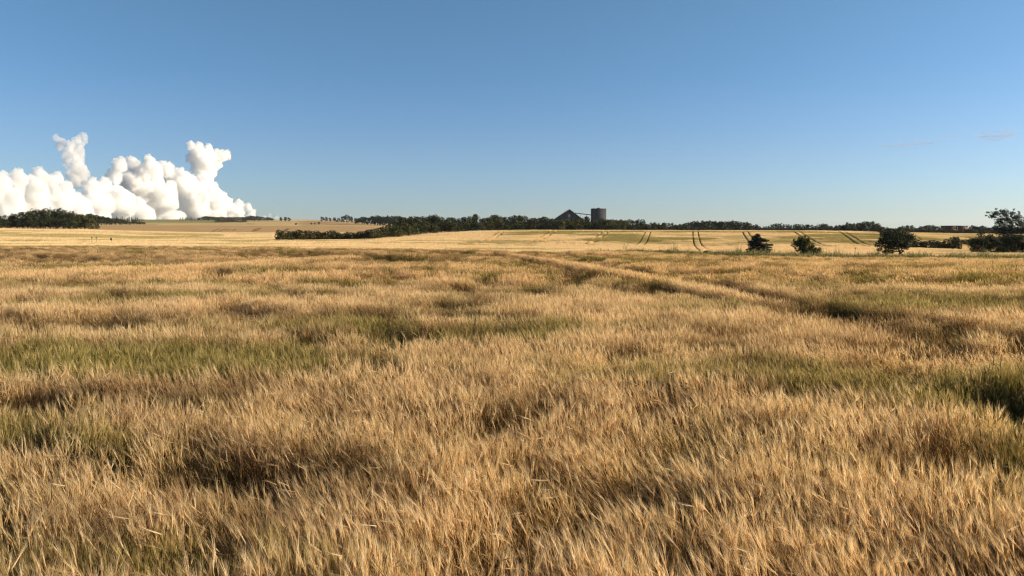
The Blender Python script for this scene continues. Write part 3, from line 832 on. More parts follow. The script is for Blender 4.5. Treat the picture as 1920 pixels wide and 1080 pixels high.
# dark wood at the middle
MP = [(742, 420), (752, 412), (765, 409), (790, 406), (815, 404), (840, 408), (870, 407), (900, 405), (920, 410)]
zones(row(MP, 9, 345, 400, BROAD + OLIVE[:2], 'broadleaf_tree', 'tall dark tree of the dense wood where the hedge meets the hill', 'tree', 'dense wood where hedge meets hill', .95, 1.6), [(830, 'tall dark tree', 'in the left half of the dense wood'), (9000.0, 'tall dark tree', 'in the right half of the dense wood')])
zones(row([(738, 427), (752, 422), (768, 420)], 9, 305, 320, OLIVE, 'broadleaf_tree', 'olive-green tree at the left end of the dense wood, above the hedge end', 'tree', 'olive trees at the dense wood end', 1.2), [(9000.0, 'olive tree', 'where the long hedge meets the dense wood')])
zones(row([(778, 416), (830, 414), (880, 418), (925, 419)], 11, 336, 390, BROAD + OLIVE[:2], 'broadleaf_tree', 'lower tree on the field side of the dense wood', 'tree', 'front trees of the dense wood', 1.25, 1.5), [(9000.0, 'lower front tree', 'along the field side of the dense wood')])
C1 = [(918, 405), (928, 403), (938, 404), (950, 409), (965, 405), (990, 406), (1003, 411), (1012, 408), (1022, 405), (1034, 410), (1045, 413), (1075, 413), (1090, 409), (1096, 408), (1106, 414), (1130, 411),
      (1160, 412), (1178, 414), (1192, 410), (1206, 413), (1215, 418), (1232, 417), (1240, 420), (1252, 417), (1262, 420), (1275, 421), (1285, 419)]
zones(row(C1, 7.5, 455, 480, BROAD + OLIVE[:2], 'broadleaf_tree', 'dark tree of the belt along the hill crest around the silo', 'tree', 'tree belt on the hill crest', .95, 1.0), [(980, 'dark crest tree', 'starting where the dense wood ends'), (1040, 'dark crest tree', 'in the stretch just left of the gabled store'), (1104, 'dark crest tree', 'in front of the gabled store and conveyor'), (1140, 'dark crest tree', 'below the silo'), (1215, 'dark crest tree', 'in the taller stretch right of the silo'), (9000.0, 'dark crest tree', 'in the low stretch before the domed wood')])
zones(row([(925, 418), (1000, 419), (1100, 421), (1200, 422), (1290, 425)], 10, 435, 450, BROAD, 'bush', 'low dark bush at the foot of the belt on the hill crest', 'bush', 'bushes under the crest belt', 1.4), [(1040, 'low crest bush', 'between the dense wood and the gabled store'), (1140, 'low crest bush', 'at the foot of store and silo'), (1215, 'low crest bush', 'right of the silo'), (9000.0, 'low crest bush', 'leading to the domed wood')])
zones(row([(1045, 413), (1060, 412), (1082, 413)], 9, 440, 445, OLIVE, 'broadleaf_tree', 'olive tree in the crest belt in front of the gabled store', 'tree', 'olive trees before the gabled store', 1.0), [(9000.0, 'olive tree', 'before the gabled store')])
zones(row([(1130, 412), (1150, 412), (1168, 413)], 10, 438, 440, OLIVE, 'broadleaf_tree', 'olive tree in the crest belt below the right side of the silo', 'tree', 'olive trees below the silo', 1.0), [(9000.0, 'olive tree', 'below the right side of the silo')])
zones(row([(1262, 421), (1275, 420), (1290, 417), (1315, 415), (1328, 413), (1350, 415), (1375, 414), (1400, 417), (1415, 421), (1428, 426)], 6, 720, 720, FARB, 'broadleaf_tree', 'tree of the low domed wood right of the silo', 'tree', 'domed wood right of the silo', 1.1, .5), [(1345, 'tree', 'in the rising left half of the domed wood'), (9000.0, 'tree', 'in the falling right half of the domed wood')])
zones(row([(1262, 425), (1428, 426)], 10, 540, 540, FARB, 'bush', 'bush of the dark line below the domed wood', 'bush', 'bush line below the domed wood', 1.8, .5), [(1350, 'bush', 'in the dark line below the left domed wood'), (9000.0, 'bush', 'in the dark line below the right domed wood')])
zones(row([(1432, 424), (1442, 422), (1446, 420), (1460, 419), (1490, 420), (1500, 422)], 4.6, 560, 560, CONI, 'conifer_tree', 'pointed conifer of the close-set row above the windblown pine', 'conifer', 'close-set conifer row', 2.2), [(9000.0, 'pointed conifer', 'in the close-set row above the pine')])
zones(row([(1496, 421), (1512, 419), (1525, 423), (1544, 420), (1556, 422), (1578, 422)], 7, 560, 540, BROAD, 'broadleaf_tree', 'dark round-topped tree between the conifer row and the big clump', 'tree', 'round trees right of the conifers', 1.0), [(9000.0, 'round-topped tree', 'between conifer row and big crest clump')])
zones(row([(1432, 427), (1590, 427)], 9, 500, 500, BROAD, 'bush', 'bush of the dark line under the conifer row', 'bush', 'bush line under the conifers', 1.5, .5), [(1510, 'bush', 'in the dark line under the conifer row'), (9000.0, 'bush', 'in the dark line right of the conifer row')])
zones(row([(1578, 422), (1590, 418), (1610, 417), (1626, 414.5), (1640, 417), (1652, 423)], 7, 425, 400, BROAD, 'broadleaf_tree', 'tall dark tree of the big clump on the crest behind the round tree', 'tree', 'big clump behind the round tree', 1.05), [(9000.0, 'tall tree', 'in the big crest clump behind the round tree')])
zones(row([(1590, 426), (1650, 428)], 9, 404, 380, BROAD, 'bush', 'low bush in front of the big clump on the crest', 'bush', 'bushes before the big clump', 1.4, .6), [(9000.0, 'low bush', 'before the big crest clump')])
for i, (px, top, Y) in enumerate([(1640, 423, 388), (1649, 424, 365), (1656, 425, 345), (1662, 426, 325), (1668, 428, 305), (1673, 429, 285), (1679, 431, 265), (1685, 433, 245), (1691, 437, 230), (1698, 444, 220)]):
    tree(px, top, Y, BROAD, 'broadleaf_tree', NTH[i] + ' dark tree from the top of the line running downhill behind the round tree', 'tree', 'trees running downhill behind the round tree', 1.1)
zones(row([(1692, 425), (1703, 421), (1712, 425), (1722, 427), (1735, 424), (1745, 422), (1756, 426), (1772, 428), (1778, 431), (1814, 431), (1818, 424), (1834, 424), (1850, 427), (1870, 426), (1900, 428), (1990, 426)], 7,
    480, 480, BROAD, 'broadleaf_tree', 'dark tree of the crest row at the right around the red building', 'tree', 'crest row around the red building', 1.1), [(1776, 'dark tree', 'in the crest row left of the red building'), (1816, 'dark tree', 'directly behind the red building'), (1900, 'dark tree', 'in the crest row right of the red building'), (9000.0, 'dark crest-row tree', 'behind the tall thin-topped tree')])
zones(row([(1690, 430), (1990, 431)], 10, 462, 462, BROAD, 'bush', 'low bush at the foot of the crest row at the right', 'bush', 'bushes under the right crest row', 1.6, .5), [(1776, 'low bush', 'under the crest row left of the red building'), (1816, 'low bush', 'in front of the red building'), (1900, 'low bush', 'under the crest row right of the red building'), (9000.0, 'low crest bush', 'behind the tall thin-topped tree')])

# ------------------------------------------------------------------ hedges
def hedge(name, base, tops, label, depth, mat, n, size, y0=150, extra=None):
    r = np.random.default_rng(int(base[0][0]))
    xs = np.arange(base[0][0], base[-1][0], 5.0)
    lobes = []
    for px in xs:
        by = float(np.interp(px, [b[0] for b in base], [b[1] for b in base]))
        ty = float(np.interp(px, [b[0] for b in tops], [b[1] for b in tops])) + r.uniform(-.8, 1.2)
        P = hit(px, by, 0.1, y0); h = (by - ty) / F * P.y
        gz_ = hz(P.x, P.y)
        for k in range(3):
            zc = h * (.22 + .29 * k) * r.uniform(.9, 1.1)
            lobes.append(((P.x + r.uniform(-.3, .3), P.y + depth * .5 + r.uniform(-.3, .3) * depth, gz_ + zc), (5.5 / F * P.y * r.uniform(.8, 1.2), depth * .5, h * .27)))
    v, f, a = cards(r, lobes, n, size, shell=.7)
    c = v.mean(0)
    o = link(name, mesh_np(name, v - c, f, mat, {'rnd': a}), None, tuple(c))
    return tag(o, label, 'hedge')
hedge('hedge', [(521, 453), (600, 452), (700, 451), (725, 447), (745, 443), (772, 439)], [(521, 431.5), (527, 435), (545, 436), (555, 433), (575, 434), (592, 433), (605, 437), (620, 433), (640, 438), (665, 436), (700, 429), (720, 425), (745, 421), (772, 424)],
      'long dark hedge with a blunt left end running right to the dense wood', 3.2, M_HEDGE, 20000, .30)
hedge('hedge', [(1692, 468), (1804, 470)], [(1692, 446), (1715, 450), (1745, 453), (1760, 451), (1775, 454), (1783, 449), (1790, 445), (1799, 447), (1804, 452)],
      'short dark hedge between the round tree and the right-hand thicket', 2.5, M_LEAF, 9000, .22)

# ------------------------------------------------------------------ single trees on the bank
def lone(name, px, py, y0=90):
    P = hit(px, py, 0.02, y0)
    return P.x, P.y, hz(P.x, P.y)
def at(px, py, Y, dy=0):
    p = world(px, py, Y); return Vector((p.x, p.y + dy, p.z))

def part(name, mb_or_me, mat, root):
    me = mb_or_me if isinstance(mb_or_me, bpy.types.Mesh) else mb_or_me.mesh(name, mat)
    o = link(name, me, root)
    return o

def lobes_px(root, Y, ls, dy=1.0, seed=1):
    r = np.random.default_rng(seed); out = []
    for px, py, rx, ry in ls:
        p = at(px, py, Y) - root
        q = rx / F * Y
        out.append(((p.x, r.uniform(-1, 1) * dy, p.z), (q, q, ry / F * Y)))
    return out

# windblown pine
X, Y, Z = lone('', 1429, 484); root_v = Vector((X, Y, Z))
t = empty('pine_tree', root_v); tag(t, 'dark windblown pine with flat layered branches alone on the bank', 'tree')
mb = MB(); tp = [at(1429, 485, Y), at(1428.5, 470, Y), at(1425, 458, Y), at(1422, 446, Y), at(1419.5, 440, Y)]
mb.tube([p - root_v for p in tp], [.16, .13, .10, .06, .03], 8)
part('trunk', mb, M_BARK, t)
PL = [(1419, 441, 5, 3), (1417, 445, 9, 3.4), (1423, 449, 13, 3.2), (1416, 454, 13, 4), (1432, 451, 9, 2.4), (1412, 459, 11, 4), (1428, 459, 14, 3), (1441, 459, 8, 1.8), (1436, 464, 12, 2.3),
      (1414, 466, 13, 4), (1426, 467, 12, 3), (1443, 468, 6, 1.5), (1408, 473, 11, 4), (1418, 474, 12, 4.5), (1432, 474, 11, 2.2), (1404, 478, 7, 3.5), (1412, 480, 10, 3.2), (1420, 478, 9, 3), (1440, 471, 6, 1.5), (1400, 468, 3, 1.5), (1434, 478, 6, 1.2)]
r_ = np.random.default_rng(5)
v, f, a = cards(r_, lobes_px(root_v, Y, [(p, q, c, d) for p, q, c, d in PL], .4, 3), 9500, .10, flat=.4, shell=.2, aspect=1.6)
part('crown', mesh_np('crown', v, f, M_NEEDLE, {'rnd': a}), None, t)
mb = MB()
for px, py, rx, ry in PL[4:]:
    e = at(px + (rx * .8 if px > 1426 else -rx * .8), py, Y) - root_v; s = at(np.interp(py, [440, 458, 485], [1419.5, 1425, 1429]), py + 3, Y) - root_v
    mb.tube([s, (s + e) / 2 + Vector((0, RT.uniform(-.2, .2), -.05)), e], [.05, .035, .012], 5)
part('branches', mb, M_BARK, t)

# flaring shrub
X, Y, Z = lone('', 1508, 487); root_v = Vector((X, Y, Z))
t = empty('willow_shrub', root_v); tag(t, 'olive shrub of many upward-flaring stems on the bank right of the pine', 'bush')
mb = MB(); pts = []
for k in range(52):
    b = root_v + Vector((RT.uniform(-.5, .5), RT.uniform(-.4, .4), 0)); u = (k + .5) / 46
    tx = 1487 + 46 * u + RT.uniform(-2, 2)
    ty = np.interp(tx, [1485, 1494, 1500, 1512, 1520, 1528, 1534], [455, 447, 443, 445, 454, 461, 467]) + RT.uniform(-1, 9)
    e = at(tx, ty, Y, RT.uniform(-1.2, 1.2)); m_ = b.lerp(e, .5) + Vector((-(e.x - b.x) * .12, 0, .15))
    mb.tube([b - root_v, m_ - root_v, e - root_v], [.03, .018, .006], 4)
    pts.append((b, m_, e))
part('stems', mb, M_BARK, t)
lobes = []
for b, m_, e in pts:
    for q in (.35, .55, .72, .86, .97):
        p = (b * (1 - q) ** 2 + m_ * 2 * q * (1 - q) + e * q * q) - root_v
        lobes.append((tuple(p), (.22, .22, .30)))
v, f, a = cards(np.random.default_rng(8), lobes, 8500, .10, shell=.1, aspect=1.7)
v[:, 2] = np.maximum(v[:, 2], .02)
part('foliage', mesh_np('foliage', v, f, M_SHRUB, {'rnd': a}), None, t)

# round tree with a bare trunk
X, Y, Z = lone('', 1687, 488.5); root_v = Vector((X, Y, Z))
t = empty('round_tree', root_v); tag(t, 'dark round-crowned tree with a short bare trunk on the bank', 'tree')
mb = MB(); mb.tube([Vector((0, 0, -.1)), at(1687, 478, Y) - root_v, at(1685, 462, Y) - root_v, at(1681, 445, Y) - root_v], [.12, .10, .08, .04], 8)
part('trunk', mb, M_BARK, t)
BL = [(1680, 436, 20, 7), (1664, 439, 13, 7), (1697, 439, 13, 7), (1672, 450, 22, 10), (1695, 450, 14, 11), (1655, 451, 10, 8), (1649, 459, 7, 5), (1660, 461, 13, 8), (1680, 462, 14, 8), (1697, 462, 9, 7),
      (1708, 452, 8, 9), (1648, 468, 5, 4), (1656, 472, 4, 3), (1665, 472, 6, 3.5), (1674, 472, 7, 4), (1690, 471, 4, 3), (1693, 475, 3, 2), (1667, 476, 4, 2.5), (1705, 444, 8, 7), (1648, 475, 4, 2), (1687, 430, 8, 3), (1672, 431, 6, 3)]
v, f, a = cards(np.random.default_rng(9), lobes_px(root_v, Y, BL, .9, 4), 10500, .115, shell=.35)
part('crown', mesh_np('crown', v, f, M_LEAF, {'rnd': a}), None, t)
mb = MB()
for px, py, rx, ry in BL:
    e = at(px, py, Y, RT.uniform(-.7, .7)) - root_v; s = at(1685, min(472, py + 14), Y) - root_v
    mb.tube([s, s.lerp(e, .5) + Vector((0, 0, .1)), e], [.05, .03, .01], 4)
part('branches', mb, M_BARK, t)

# right-hand thicket
def thicket(px0, px1, base_py, topf, label, mat, n, seed, name='thicket_bush', size=.14):
    P = hit((px0 + px1) / 2, base_py, .02, 110); rv = Vector((P.x, P.y, hz(P.x, P.y)))
    t = empty(name, rv); tag(t, label, 'bush'); r = np.random.default_rng(seed)
    ls = []
    for k in range(44):
        px = r.uniform(px0 + 3, px1 - 3); top = float(np.interp(px, [q[0] for q in topf], [q[1] for q in topf]))
        py = r.uniform(top + 4, base_py - 2); ls.append((px, py, r.uniform(5, 10), r.uniform(4, 7)))
    v, f, a = cards(r, lobes_px(rv, P.y, ls, 1.6, seed), int(n * 1.8), size, shell=.35)
    v[:, 2] = np.maximum(v[:, 2], .02)
    part('foliage', mesh_np('foliage', v, f, mat, {'rnd': a}), None, t)
    mb = MB()
    for px, py, rx, ry in ls[::3]:
        e = at(px, py, P.y) - rv
        mb.tube([Vector((e.x * .4, 0, -.05)), Vector((e.x * .8, 0, e.z * .5)), e], [.06, .04, .015], 5)
    part('stems', mb, M_BARK, t)
    return P
thicket(1814, 1868, 479, [(1814, 458), (1820, 444), (1835, 440), (1846, 436), (1856, 443), (1868, 446)], 'dense dark bush at the left end of the right-hand thicket', M_LEAF, 6500, 21)
thicket(1862, 1925, 480, [(1862, 450), (1880, 441), (1900, 440), (1925, 436)], 'dense dark bush under the tall thin-topped tree', M_LEAF, 7000, 22)
thicket(1918, 1990, 480, [(1918, 436), (1950, 430), (1990, 440)], 'dense dark bush cut by the right edge of the photo', M_LEAF, 6000, 23)
P = hit(1888, 479, .02, 110); Y = P.y + 1.5; rv = Vector((P.x, Y, hz(P.x, Y)))
t = empty('tall_tree', rv); tag(t, 'tall tree with thin airy top rising above the right-hand thicket', 'tree')
mb = MB(); TT = []
limbs = [[(1888, 478), (1886, 450), (1876, 425), (1866, 408), (1861, 404)], [(1888, 478), (1889, 448), (1885, 420), (1884, 398)], [(1889, 476), (1895, 445), (1901, 420), (1903, 404)],
         [(1890, 476), (1902, 445), (1912, 425), (1914, 410)], [(1886, 460), (1876, 440), (1872, 425), (1875, 412)], [(1892, 470), (1912, 440), (1926, 420), (1930, 408)]]
for L_ in limbs:
    ps = [at(a, b, Y, RT.uniform(-.5, .5)) - rv for a, b in L_]
    mb.tube(ps, list(np.linspace(.16, .02, len(ps))), 6)
part('trunk', mb, M_BARK, t)
AL0 = [(1861, 405, 5, 3.5), (1865, 400, 4, 2.5), (1874, 411, 5, 3.5), (1870, 417, 5, 4), (1876, 399, 5, 3), (1884, 396, 6, 3.5), (1887, 402, 5, 4), (1886, 411, 6, 5), (1883, 420, 5, 4), (1878, 426, 6, 4), (1898, 408, 5, 4), (1902, 400, 5, 3),
      (1904, 408, 5, 4), (1901, 416, 6, 4), (1912, 406, 4, 2.5), (1913, 414, 5, 4), (1908, 422, 6, 4), (1893, 424, 6, 4), (1919, 419, 5, 4), (1890, 433, 9, 5), (1903, 433, 9, 5), (1916, 430, 8, 6), (1875, 436, 8, 6), (1868, 428, 5, 4),
      (1929, 412, 6, 5), (1932, 424, 8, 7), (1880, 447, 12, 7), (1905, 447, 13, 7), (1925, 442, 10, 8), (1893, 458, 16, 9), (1915, 460, 14, 9)]
rr_ = np.random.default_rng(77); AL = [(a, b, c * 1.35, d * 1.4) for a, b, c, d in AL0]
for _ in range(150):
    a, b, c, d = AL0[rr_.integers(len(AL0))]
    AL.append((a + rr_.normal() * 4.5, b + rr_.normal() * 4 + 1, rr_.uniform(1.5, 3.2), rr_.uniform(1.2, 2.4)))
v, f, a = cards(np.random.default_rng(31), lobes_px(rv, Y, AL, 1.3, 6), 24000, .12, shell=.05)
part('crown', mesh_np('crown', v, f, M_LEAF3, {'rnd': a}), None, t)

# low green shrubs along the far edge of the barley
for px0, px1, py, top, lab in ((1108, 1150, 475.5, 471.5, 'narrow line of green scrub at the barley edge, leftmost on the bank'), (1148, 1205, 475.5, 470.5, 'green scrub at the barley edge left of the two darker low bushes'),
                          (1214, 1284, 478.5, 472, 'long low dark-green bush at the barley edge below the tramlines'), (1286, 1352, 483, 473.5, 'taller low dark-green bush at the barley edge left of the pine')):
    u_ = slope_x((px0 + px1) / 2, py); Yb = float(edge_y(u_)) + 1.6; rv = Vector((u_ * Yb, Yb, hz(u_ * Yb, Yb))); r = np.random.default_rng(px0)
    ls = []
    for _ in range(30):
        px = r.uniform(px0 + 4, px1 - 4); tz = (at(px, top - 1.5 + r.uniform(0, 3), Yb) - rv).z; q = r.uniform(.2, 1)
        ls.append((((slope_x(px, py) - u_) * Yb, r.uniform(-.7, .7), tz * q), (r.uniform(.3, .7), .4, max(.12, tz * .25))))
    v, f, a = cards(r, ls, 4200, .11, shell=.2)
    v[:, 2] = np.maximum(v[:, 2], -.1)
    o = link('low_bush', mesh_np('low_bush', v, f, M_GRASS, {'rnd': a}), None, tuple(rv)); tag(o, lab, 'bush')

# ------------------------------------------------------------------ rough grass bank
def weed_clump(seed, mat, n=34, R_=.35, h0=.6):
    r = random.Random(seed); mb = MB()
    for _ in range(n):
        q = math.sqrt(r.random()) * R_; th = r.uniform(0, 6.28)
        b = Vector((q * math.cos(th), q * math.sin(th), -.03)); h = h0 * r.uniform(.6, 1.25)
        e = b + Vector((r.gauss(0, .25) * h, r.gauss(0, .25) * h, h)); sd = Vector((math.cos(th * 3), math.sin(th * 3), 0))
        rn = r.random()
        ribbon(mb, [b, b.lerp(e, .55) + Vector((0, 0, .03)), e], [.014, .012, .004], sd, rn)
        if r.random() < .3:
            ribbon(mb, [e, e + Vector((0, 0, .14))], [.02, .006], sd, min(1, rn + .3))
    return proto('weed_clump', mb.mesh('weed_clump', mat))
PWD = [weed_clump(k, M_WEED) for k in range(5)] + [weed_clump(20 + k, M_GRASS, h0=.5) for k in range(3)]
x, y = jitter_grid(98, 142, -.3, .84, .42)
px = x / y * F + 960; ey = edge_y(x / y)
wid = np.interp(px, [700, 1000, 1150, 1400, 1920], [1.0, 1.5, 5, 12, 24])
k = (y > ey - .6) & (y < ey + wid)
x, y, px, ey = x[k], y[k], px[k], ey[k]
hn = (.62 + .95 * fbm(x / 2, y / 2, 201, 3)) * np.where(y - ey < 4, 1.0, .62) * np.where(px > 1380, 1.2, 1.0) * np.where(px < 1100, .6, 1)
hn *= 1 + .7 * (rng.random(len(x)) < .015) * (px > 1100)
s = rng.uniform(.9, 1.3, len(x))
pick = np.where(rng.random(len(x)) < np.where(y - ey < 4, .55, .1), rng.integers(5, 8, len(x)), rng.integers(0, 5, len(x)))
a = scatter('rough_grass', np.stack([x, y, height(x, y)], -1), lean_euler(rng.normal(0, .1, len(x)), rng.normal(0, .1, len(x)), rng.uniform(0, 6.28, len(x))),
            np.stack([s, s, s * hn * 1.25], -1), pick, PWD, {'green': rng.random(len(x)), 'tint': rng.random(len(x))})
tag(a, 'rough grass and weeds along the bank between the two barley fields', 'grass', kind='stuff')

# ------------------------------------------------------------------ silo, store, red building, turbine
Y = 900.0
def bx(mb, px0, px1, py0, py1, y0, y1, zb=None):
    a = world(px0, py0, Y); b = world(px1, py1, Y)
    mb.box(a.x, b.x, y0, y1, b.z if zb is None else zb, a.z)
rv = Vector((world(1123, 420, Y).x, Y, hz(world(1123, 420, Y).x, Y)))
off = Matrix.Translation(-rv)
def mk(name, mb, mat, root, o=None):
    mb.v = [tuple(Vector(p) - (o or rv)) for p in mb.v]
    return part(name, mb, mat, root)
t = empty('grain_silo', rv); tag(t, 'tall square grey silo block rising behind the tree belt', 'silo')
mb = MB(); bx(mb, 1110.5, 1136.5, 391.8, 420, Y, Y + 16, rv.z); mk('silo_body', mb, M_SILO, t)
mb = MB(); bx(mb, 1110, 1137, 390.9, 391.9, Y - .4, Y + 16.4); mk('parapet', mb, M_DARK, t)
mb = MB(); bx(mb, 1120.5, 1125.5, 389.4, 390.8, Y + 3, Y + 8); mk('roof_housing', mb, M_DARK, t)
mb = MB(); bx(mb, 1113, 1115, 390.0, 390.9, Y + 3, Y + 5); bx(mb, 1129, 1130, 390.2, 390.9, Y + 3, Y + 4); mk('roof_vent', mb, M_DARK, t)
mb = MB(); bx(mb, 1136.5, 1137.2, 395, 420, Y + 4, Y + 5, rv.z); mk('side_ladder', mb, M_DARK, t)

ap = world(1067.8, 393.2, Y); lf = world(1031, 418, Y); rt = world(1101, 418, Y)
rv2 = Vector((ap.x, Y, hz(ap.x, Y)))
t = empty('grain_store', rv2); tag(t, 'dark gabled grain store with pale door panels left of the silo', 'barn')
mb = MB(); zb = rv2.z
v = [Vector((lf.x, Y, zb)), Vector((rt.x, Y, zb)), Vector((rt.x, Y, rt.z)), Vector((ap.x, Y, ap.z)), Vector((lf.x, Y, lf.z))]
v += [p + Vector((0, 40, 0)) for p in v]
mb.v = []; mb.add(v, [(0, 1, 2, 4), (2, 3, 4), (5, 9, 7, 6), (7, 9, 8), (1, 6, 7, 2), (0, 4, 9, 5)]); mk('gable_wall', mb, M_HALL, t, rv2)
for e, nm in ((lf, 'l'), (rt, 'r')):
    mb = MB(); d = .7; ex = e.x + (e.x - ap.x) * .03; ez = e.z + (e.z - ap.z) * .03
    v = [Vector((ap.x, Y - 1, ap.z + .02)), Vector((ex, Y - 1, ez + .02)), Vector((ex, Y - 1, ez + d)), Vector((ap.x, Y - 1, ap.z + d))]
    v += [p + Vector((0, 42, 0)) for p in v]
    mb.add(v, [(0, 1, 2, 3), (4, 7, 6, 5), (2, 6, 7, 3), (0, 4, 5, 1), (1, 5, 6, 2), (0, 3, 7, 4)]); mk('roof', mb, M_DARK, t, rv2)
for p0, p1, q0 in ((1060.8, 1069.6, 399.5), (1074.3, 1075.0, 399.8), (1052.2, 1055.8, 404.5)):
    mb = MB(); bx(mb, p0, p1, q0, 420, Y - .3, Y - .005, rv2.z); o = mk('wall_panel', mb, M_PANEL, t, rv2)
mb = MB(); bx(mb, 1064.9, 1065.3, 399.8, 420, Y - .36, Y - .302, rv2.z); mk('panel_joint', mb, M_DARK, t, rv2)

a = world(1078, 399.3, Y + 4); b = world(1110.3, 403.4, Y + 4); rv3 = Vector(a)
t = empty('conveyor_bridge', rv3); tag(t, 'thin sloping conveyor bridge from the gabled store to the silo', 'conveyor')
mb = MB()
n = Vector((0, 0, 1)); d = b - a
def beam(p, q, w_, h__):
    m = MB()
    v = [p + Vector((0, s, z)) for s in (-w_, w_) for z in (-h__, h__)] + [q + Vector((0, s, z)) for s in (-w_, w_) for z in (-h__, h__)]
    m.add(v, [(0, 1, 3, 2), (4, 6, 7, 5), (0, 4, 5, 1), (2, 3, 7, 6), (0, 2, 6, 4), (1, 5, 7, 3)]); return m
mk('gallery', beam(a, b, .9, .42), M_DARK, t, rv3)
for q in (.33, .68):
    p = a.lerp(b, q); zb = hz(p.x, p.y)
    mb = MB(); mb.box(p.x - .12, p.x + .12, p.y - .6, p.y - .4, zb, p.z - .42); mb.box(p.x - .12, p.x + .12, p.y + .4, p.y + .6, zb, p.z - .42)
    for z in np.arange(zb + 2, p.z - 1, 3.0): mb.box(p.x - .08, p.x + .08, p.y - .4, p.y + .4, z, z + .15)
    mk('trestle', mb, M_DARK, t, rv3)

Y = 520.0
p0 = world(1778, 423, Y); p1 = world(1814, 438, Y); rv4 = Vector(((p0.x + p1.x) / 2, Y, hz((p0.x + p1.x) / 2, Y)))
t = empty('red_building', rv4); tag(t, 'low red brick building with dark flat roof edge on the crest at the right', 'building')
zt = p0.z; zb = rv4.z - .2
mid = world(1795.5, 425, Y).x
mb = MB(); mb.box(p0.x, mid - .25, Y, Y + 9, zb, zt - .45); mk('wall', mb, M_BRICK, t, rv4)
mb = MB(); mb.box(mid + .25, p1.x, Y, Y + 9, zb, zt - .45); mk('wall', mb, M_BRICK, t, rv4)
mb = MB(); mb.box(mid - .248, mid + .248, Y - .08, Y + 9, zb, zt - .45); mk('pale_downpipe_bay', mb, M_STONE, t, rv4)
mb = MB(); mb.box(p0.x - .4, p1.x + .4, Y - .4, Y + 9.4, zt - .447, zt); mk('roof', mb, M_ROOF, t, rv4)
for q in (.12, .3, .62, .8):
    xx = p0.x + (p1.x - p0.x) * q
    mb = MB(); mb.box(xx, xx + 1.1, Y - .05, Y - .003, zt - 2.4, zt - 1.3); mk('window', mb, M_DARK, t, rv4)

Y = 1800.0
hub = world(243.5, 401.5, Y); bz = hz(hub.x, Y); rv5 = Vector((hub.x, Y, bz))
t = empty('wind_turbine', rv5); tag(t, 'small white three-bladed wind turbine on the far left skyline', 'wind turbine')
mb = MB(); mb.tube([Vector((0, 0, -1)), Vector((0, 0, hub.z - bz - .6))], [.75, .5], 12); part('tower', mb, M_WHITE, t)
hl = hub - rv5
mb = MB(); mb.box(-.9, .9, -2.2, 2.6, hl.z - .9, hl.z + .9); part('nacelle', mb, M_WHITE, t)
mb = MB(); mb.tube([hl + Vector((0, -2.2, 0)), hl + Vector((0, -3.2, 0)), hl + Vector((0, -3.9, 0))], [.8, .7, .2], 10); part('hub', mb, M_WHITE, t)
for k in range(3):
    an = rad(82 + 120 * k); u = Vector((math.cos(an), 0, math.sin(an))); s = Vector((-math.sin(an), 0, math.cos(an)))
    mb = MB(); c0 = hl + Vector((0, -3.0, 0)); L = 13.5
    v = []
    for q, wd in ((.04, .3), (.2, .55), (.6, .36), (1, .12)):
        c = c0 + u * L * q
        v += [c - s * wd, c + s * wd, c + s * wd * .8 + Vector((0, -.25, 0)), c - s * wd * .8 + Vector((0, -.25, 0))]
    fs = []
    for i in range(3):
        for j in range(4): fs.append((i * 4 + j, i * 4 + (j + 1) % 4, i * 4 + 4 + (j + 1) % 4, i * 4 + 4 + j))
    fs += [(0, 3, 2, 1), (12, 13, 14, 15)]
    mb.add(v, fs); part('blade', mb, M_WHITE, t)

# ------------------------------------------------------------------ small things
for px, py, lab, kind in ((172, 446.5, 'leftmost of the thin posts with small dark heads in the left field', 0), (180.5, 446.5, 'second thin post with a small dark head in the left field, beside the first', 0),
                          (208.5, 448.5, 'squat dark box on a post right of the two thin posts', 1)):
    Y = 205.0; c = world(px, py, Y); gzz = hz(c.x, Y); rvv = Vector((c.x, Y, gzz))
    t = empty('marker_post', rvv); tag(t, lab, 'post'); h = c.z - gzz
    mb = MB(); mb.tube([Vector((0, 0, -.1)), Vector((0, 0, h - .1))], [.035, .03], 6); part('pole', mb, M_POST, t)
    mb = MB()
    if kind == 0:
        mb.tube([Vector((0, 0, h - .12)), Vector((0, 0, h + .02)), Vector((0, 0, h + .22)), Vector((0, 0, h + .3))], [.05, .16, .19, .05], 8)
    else:
        mb.box(-.17, .17, -.15, .15, h - .34, h + .28); mb.box(-.22, .22, -.2, .2, h + .282, h + .34)
    part('head', mb, M_POST, t)
Y = 118.0; c = world(1603.5, 464, Y); gzz = hz(c.x, Y)
mb = MB(); mb.tube([Vector((0, 0, -.1)), Vector((0, 0, c.z - gzz))], [.05, .04], 6); mb.box(-.09, .09, -.02, .02, c.z - gzz - .2, c.z - gzz - .06)
o = link('marker_post', mb.mesh('marker_post', M_POST), None, (c.x, Y, gzz)); tag(o, 'slender bare post standing in the weeds left of the round tree', 'post')

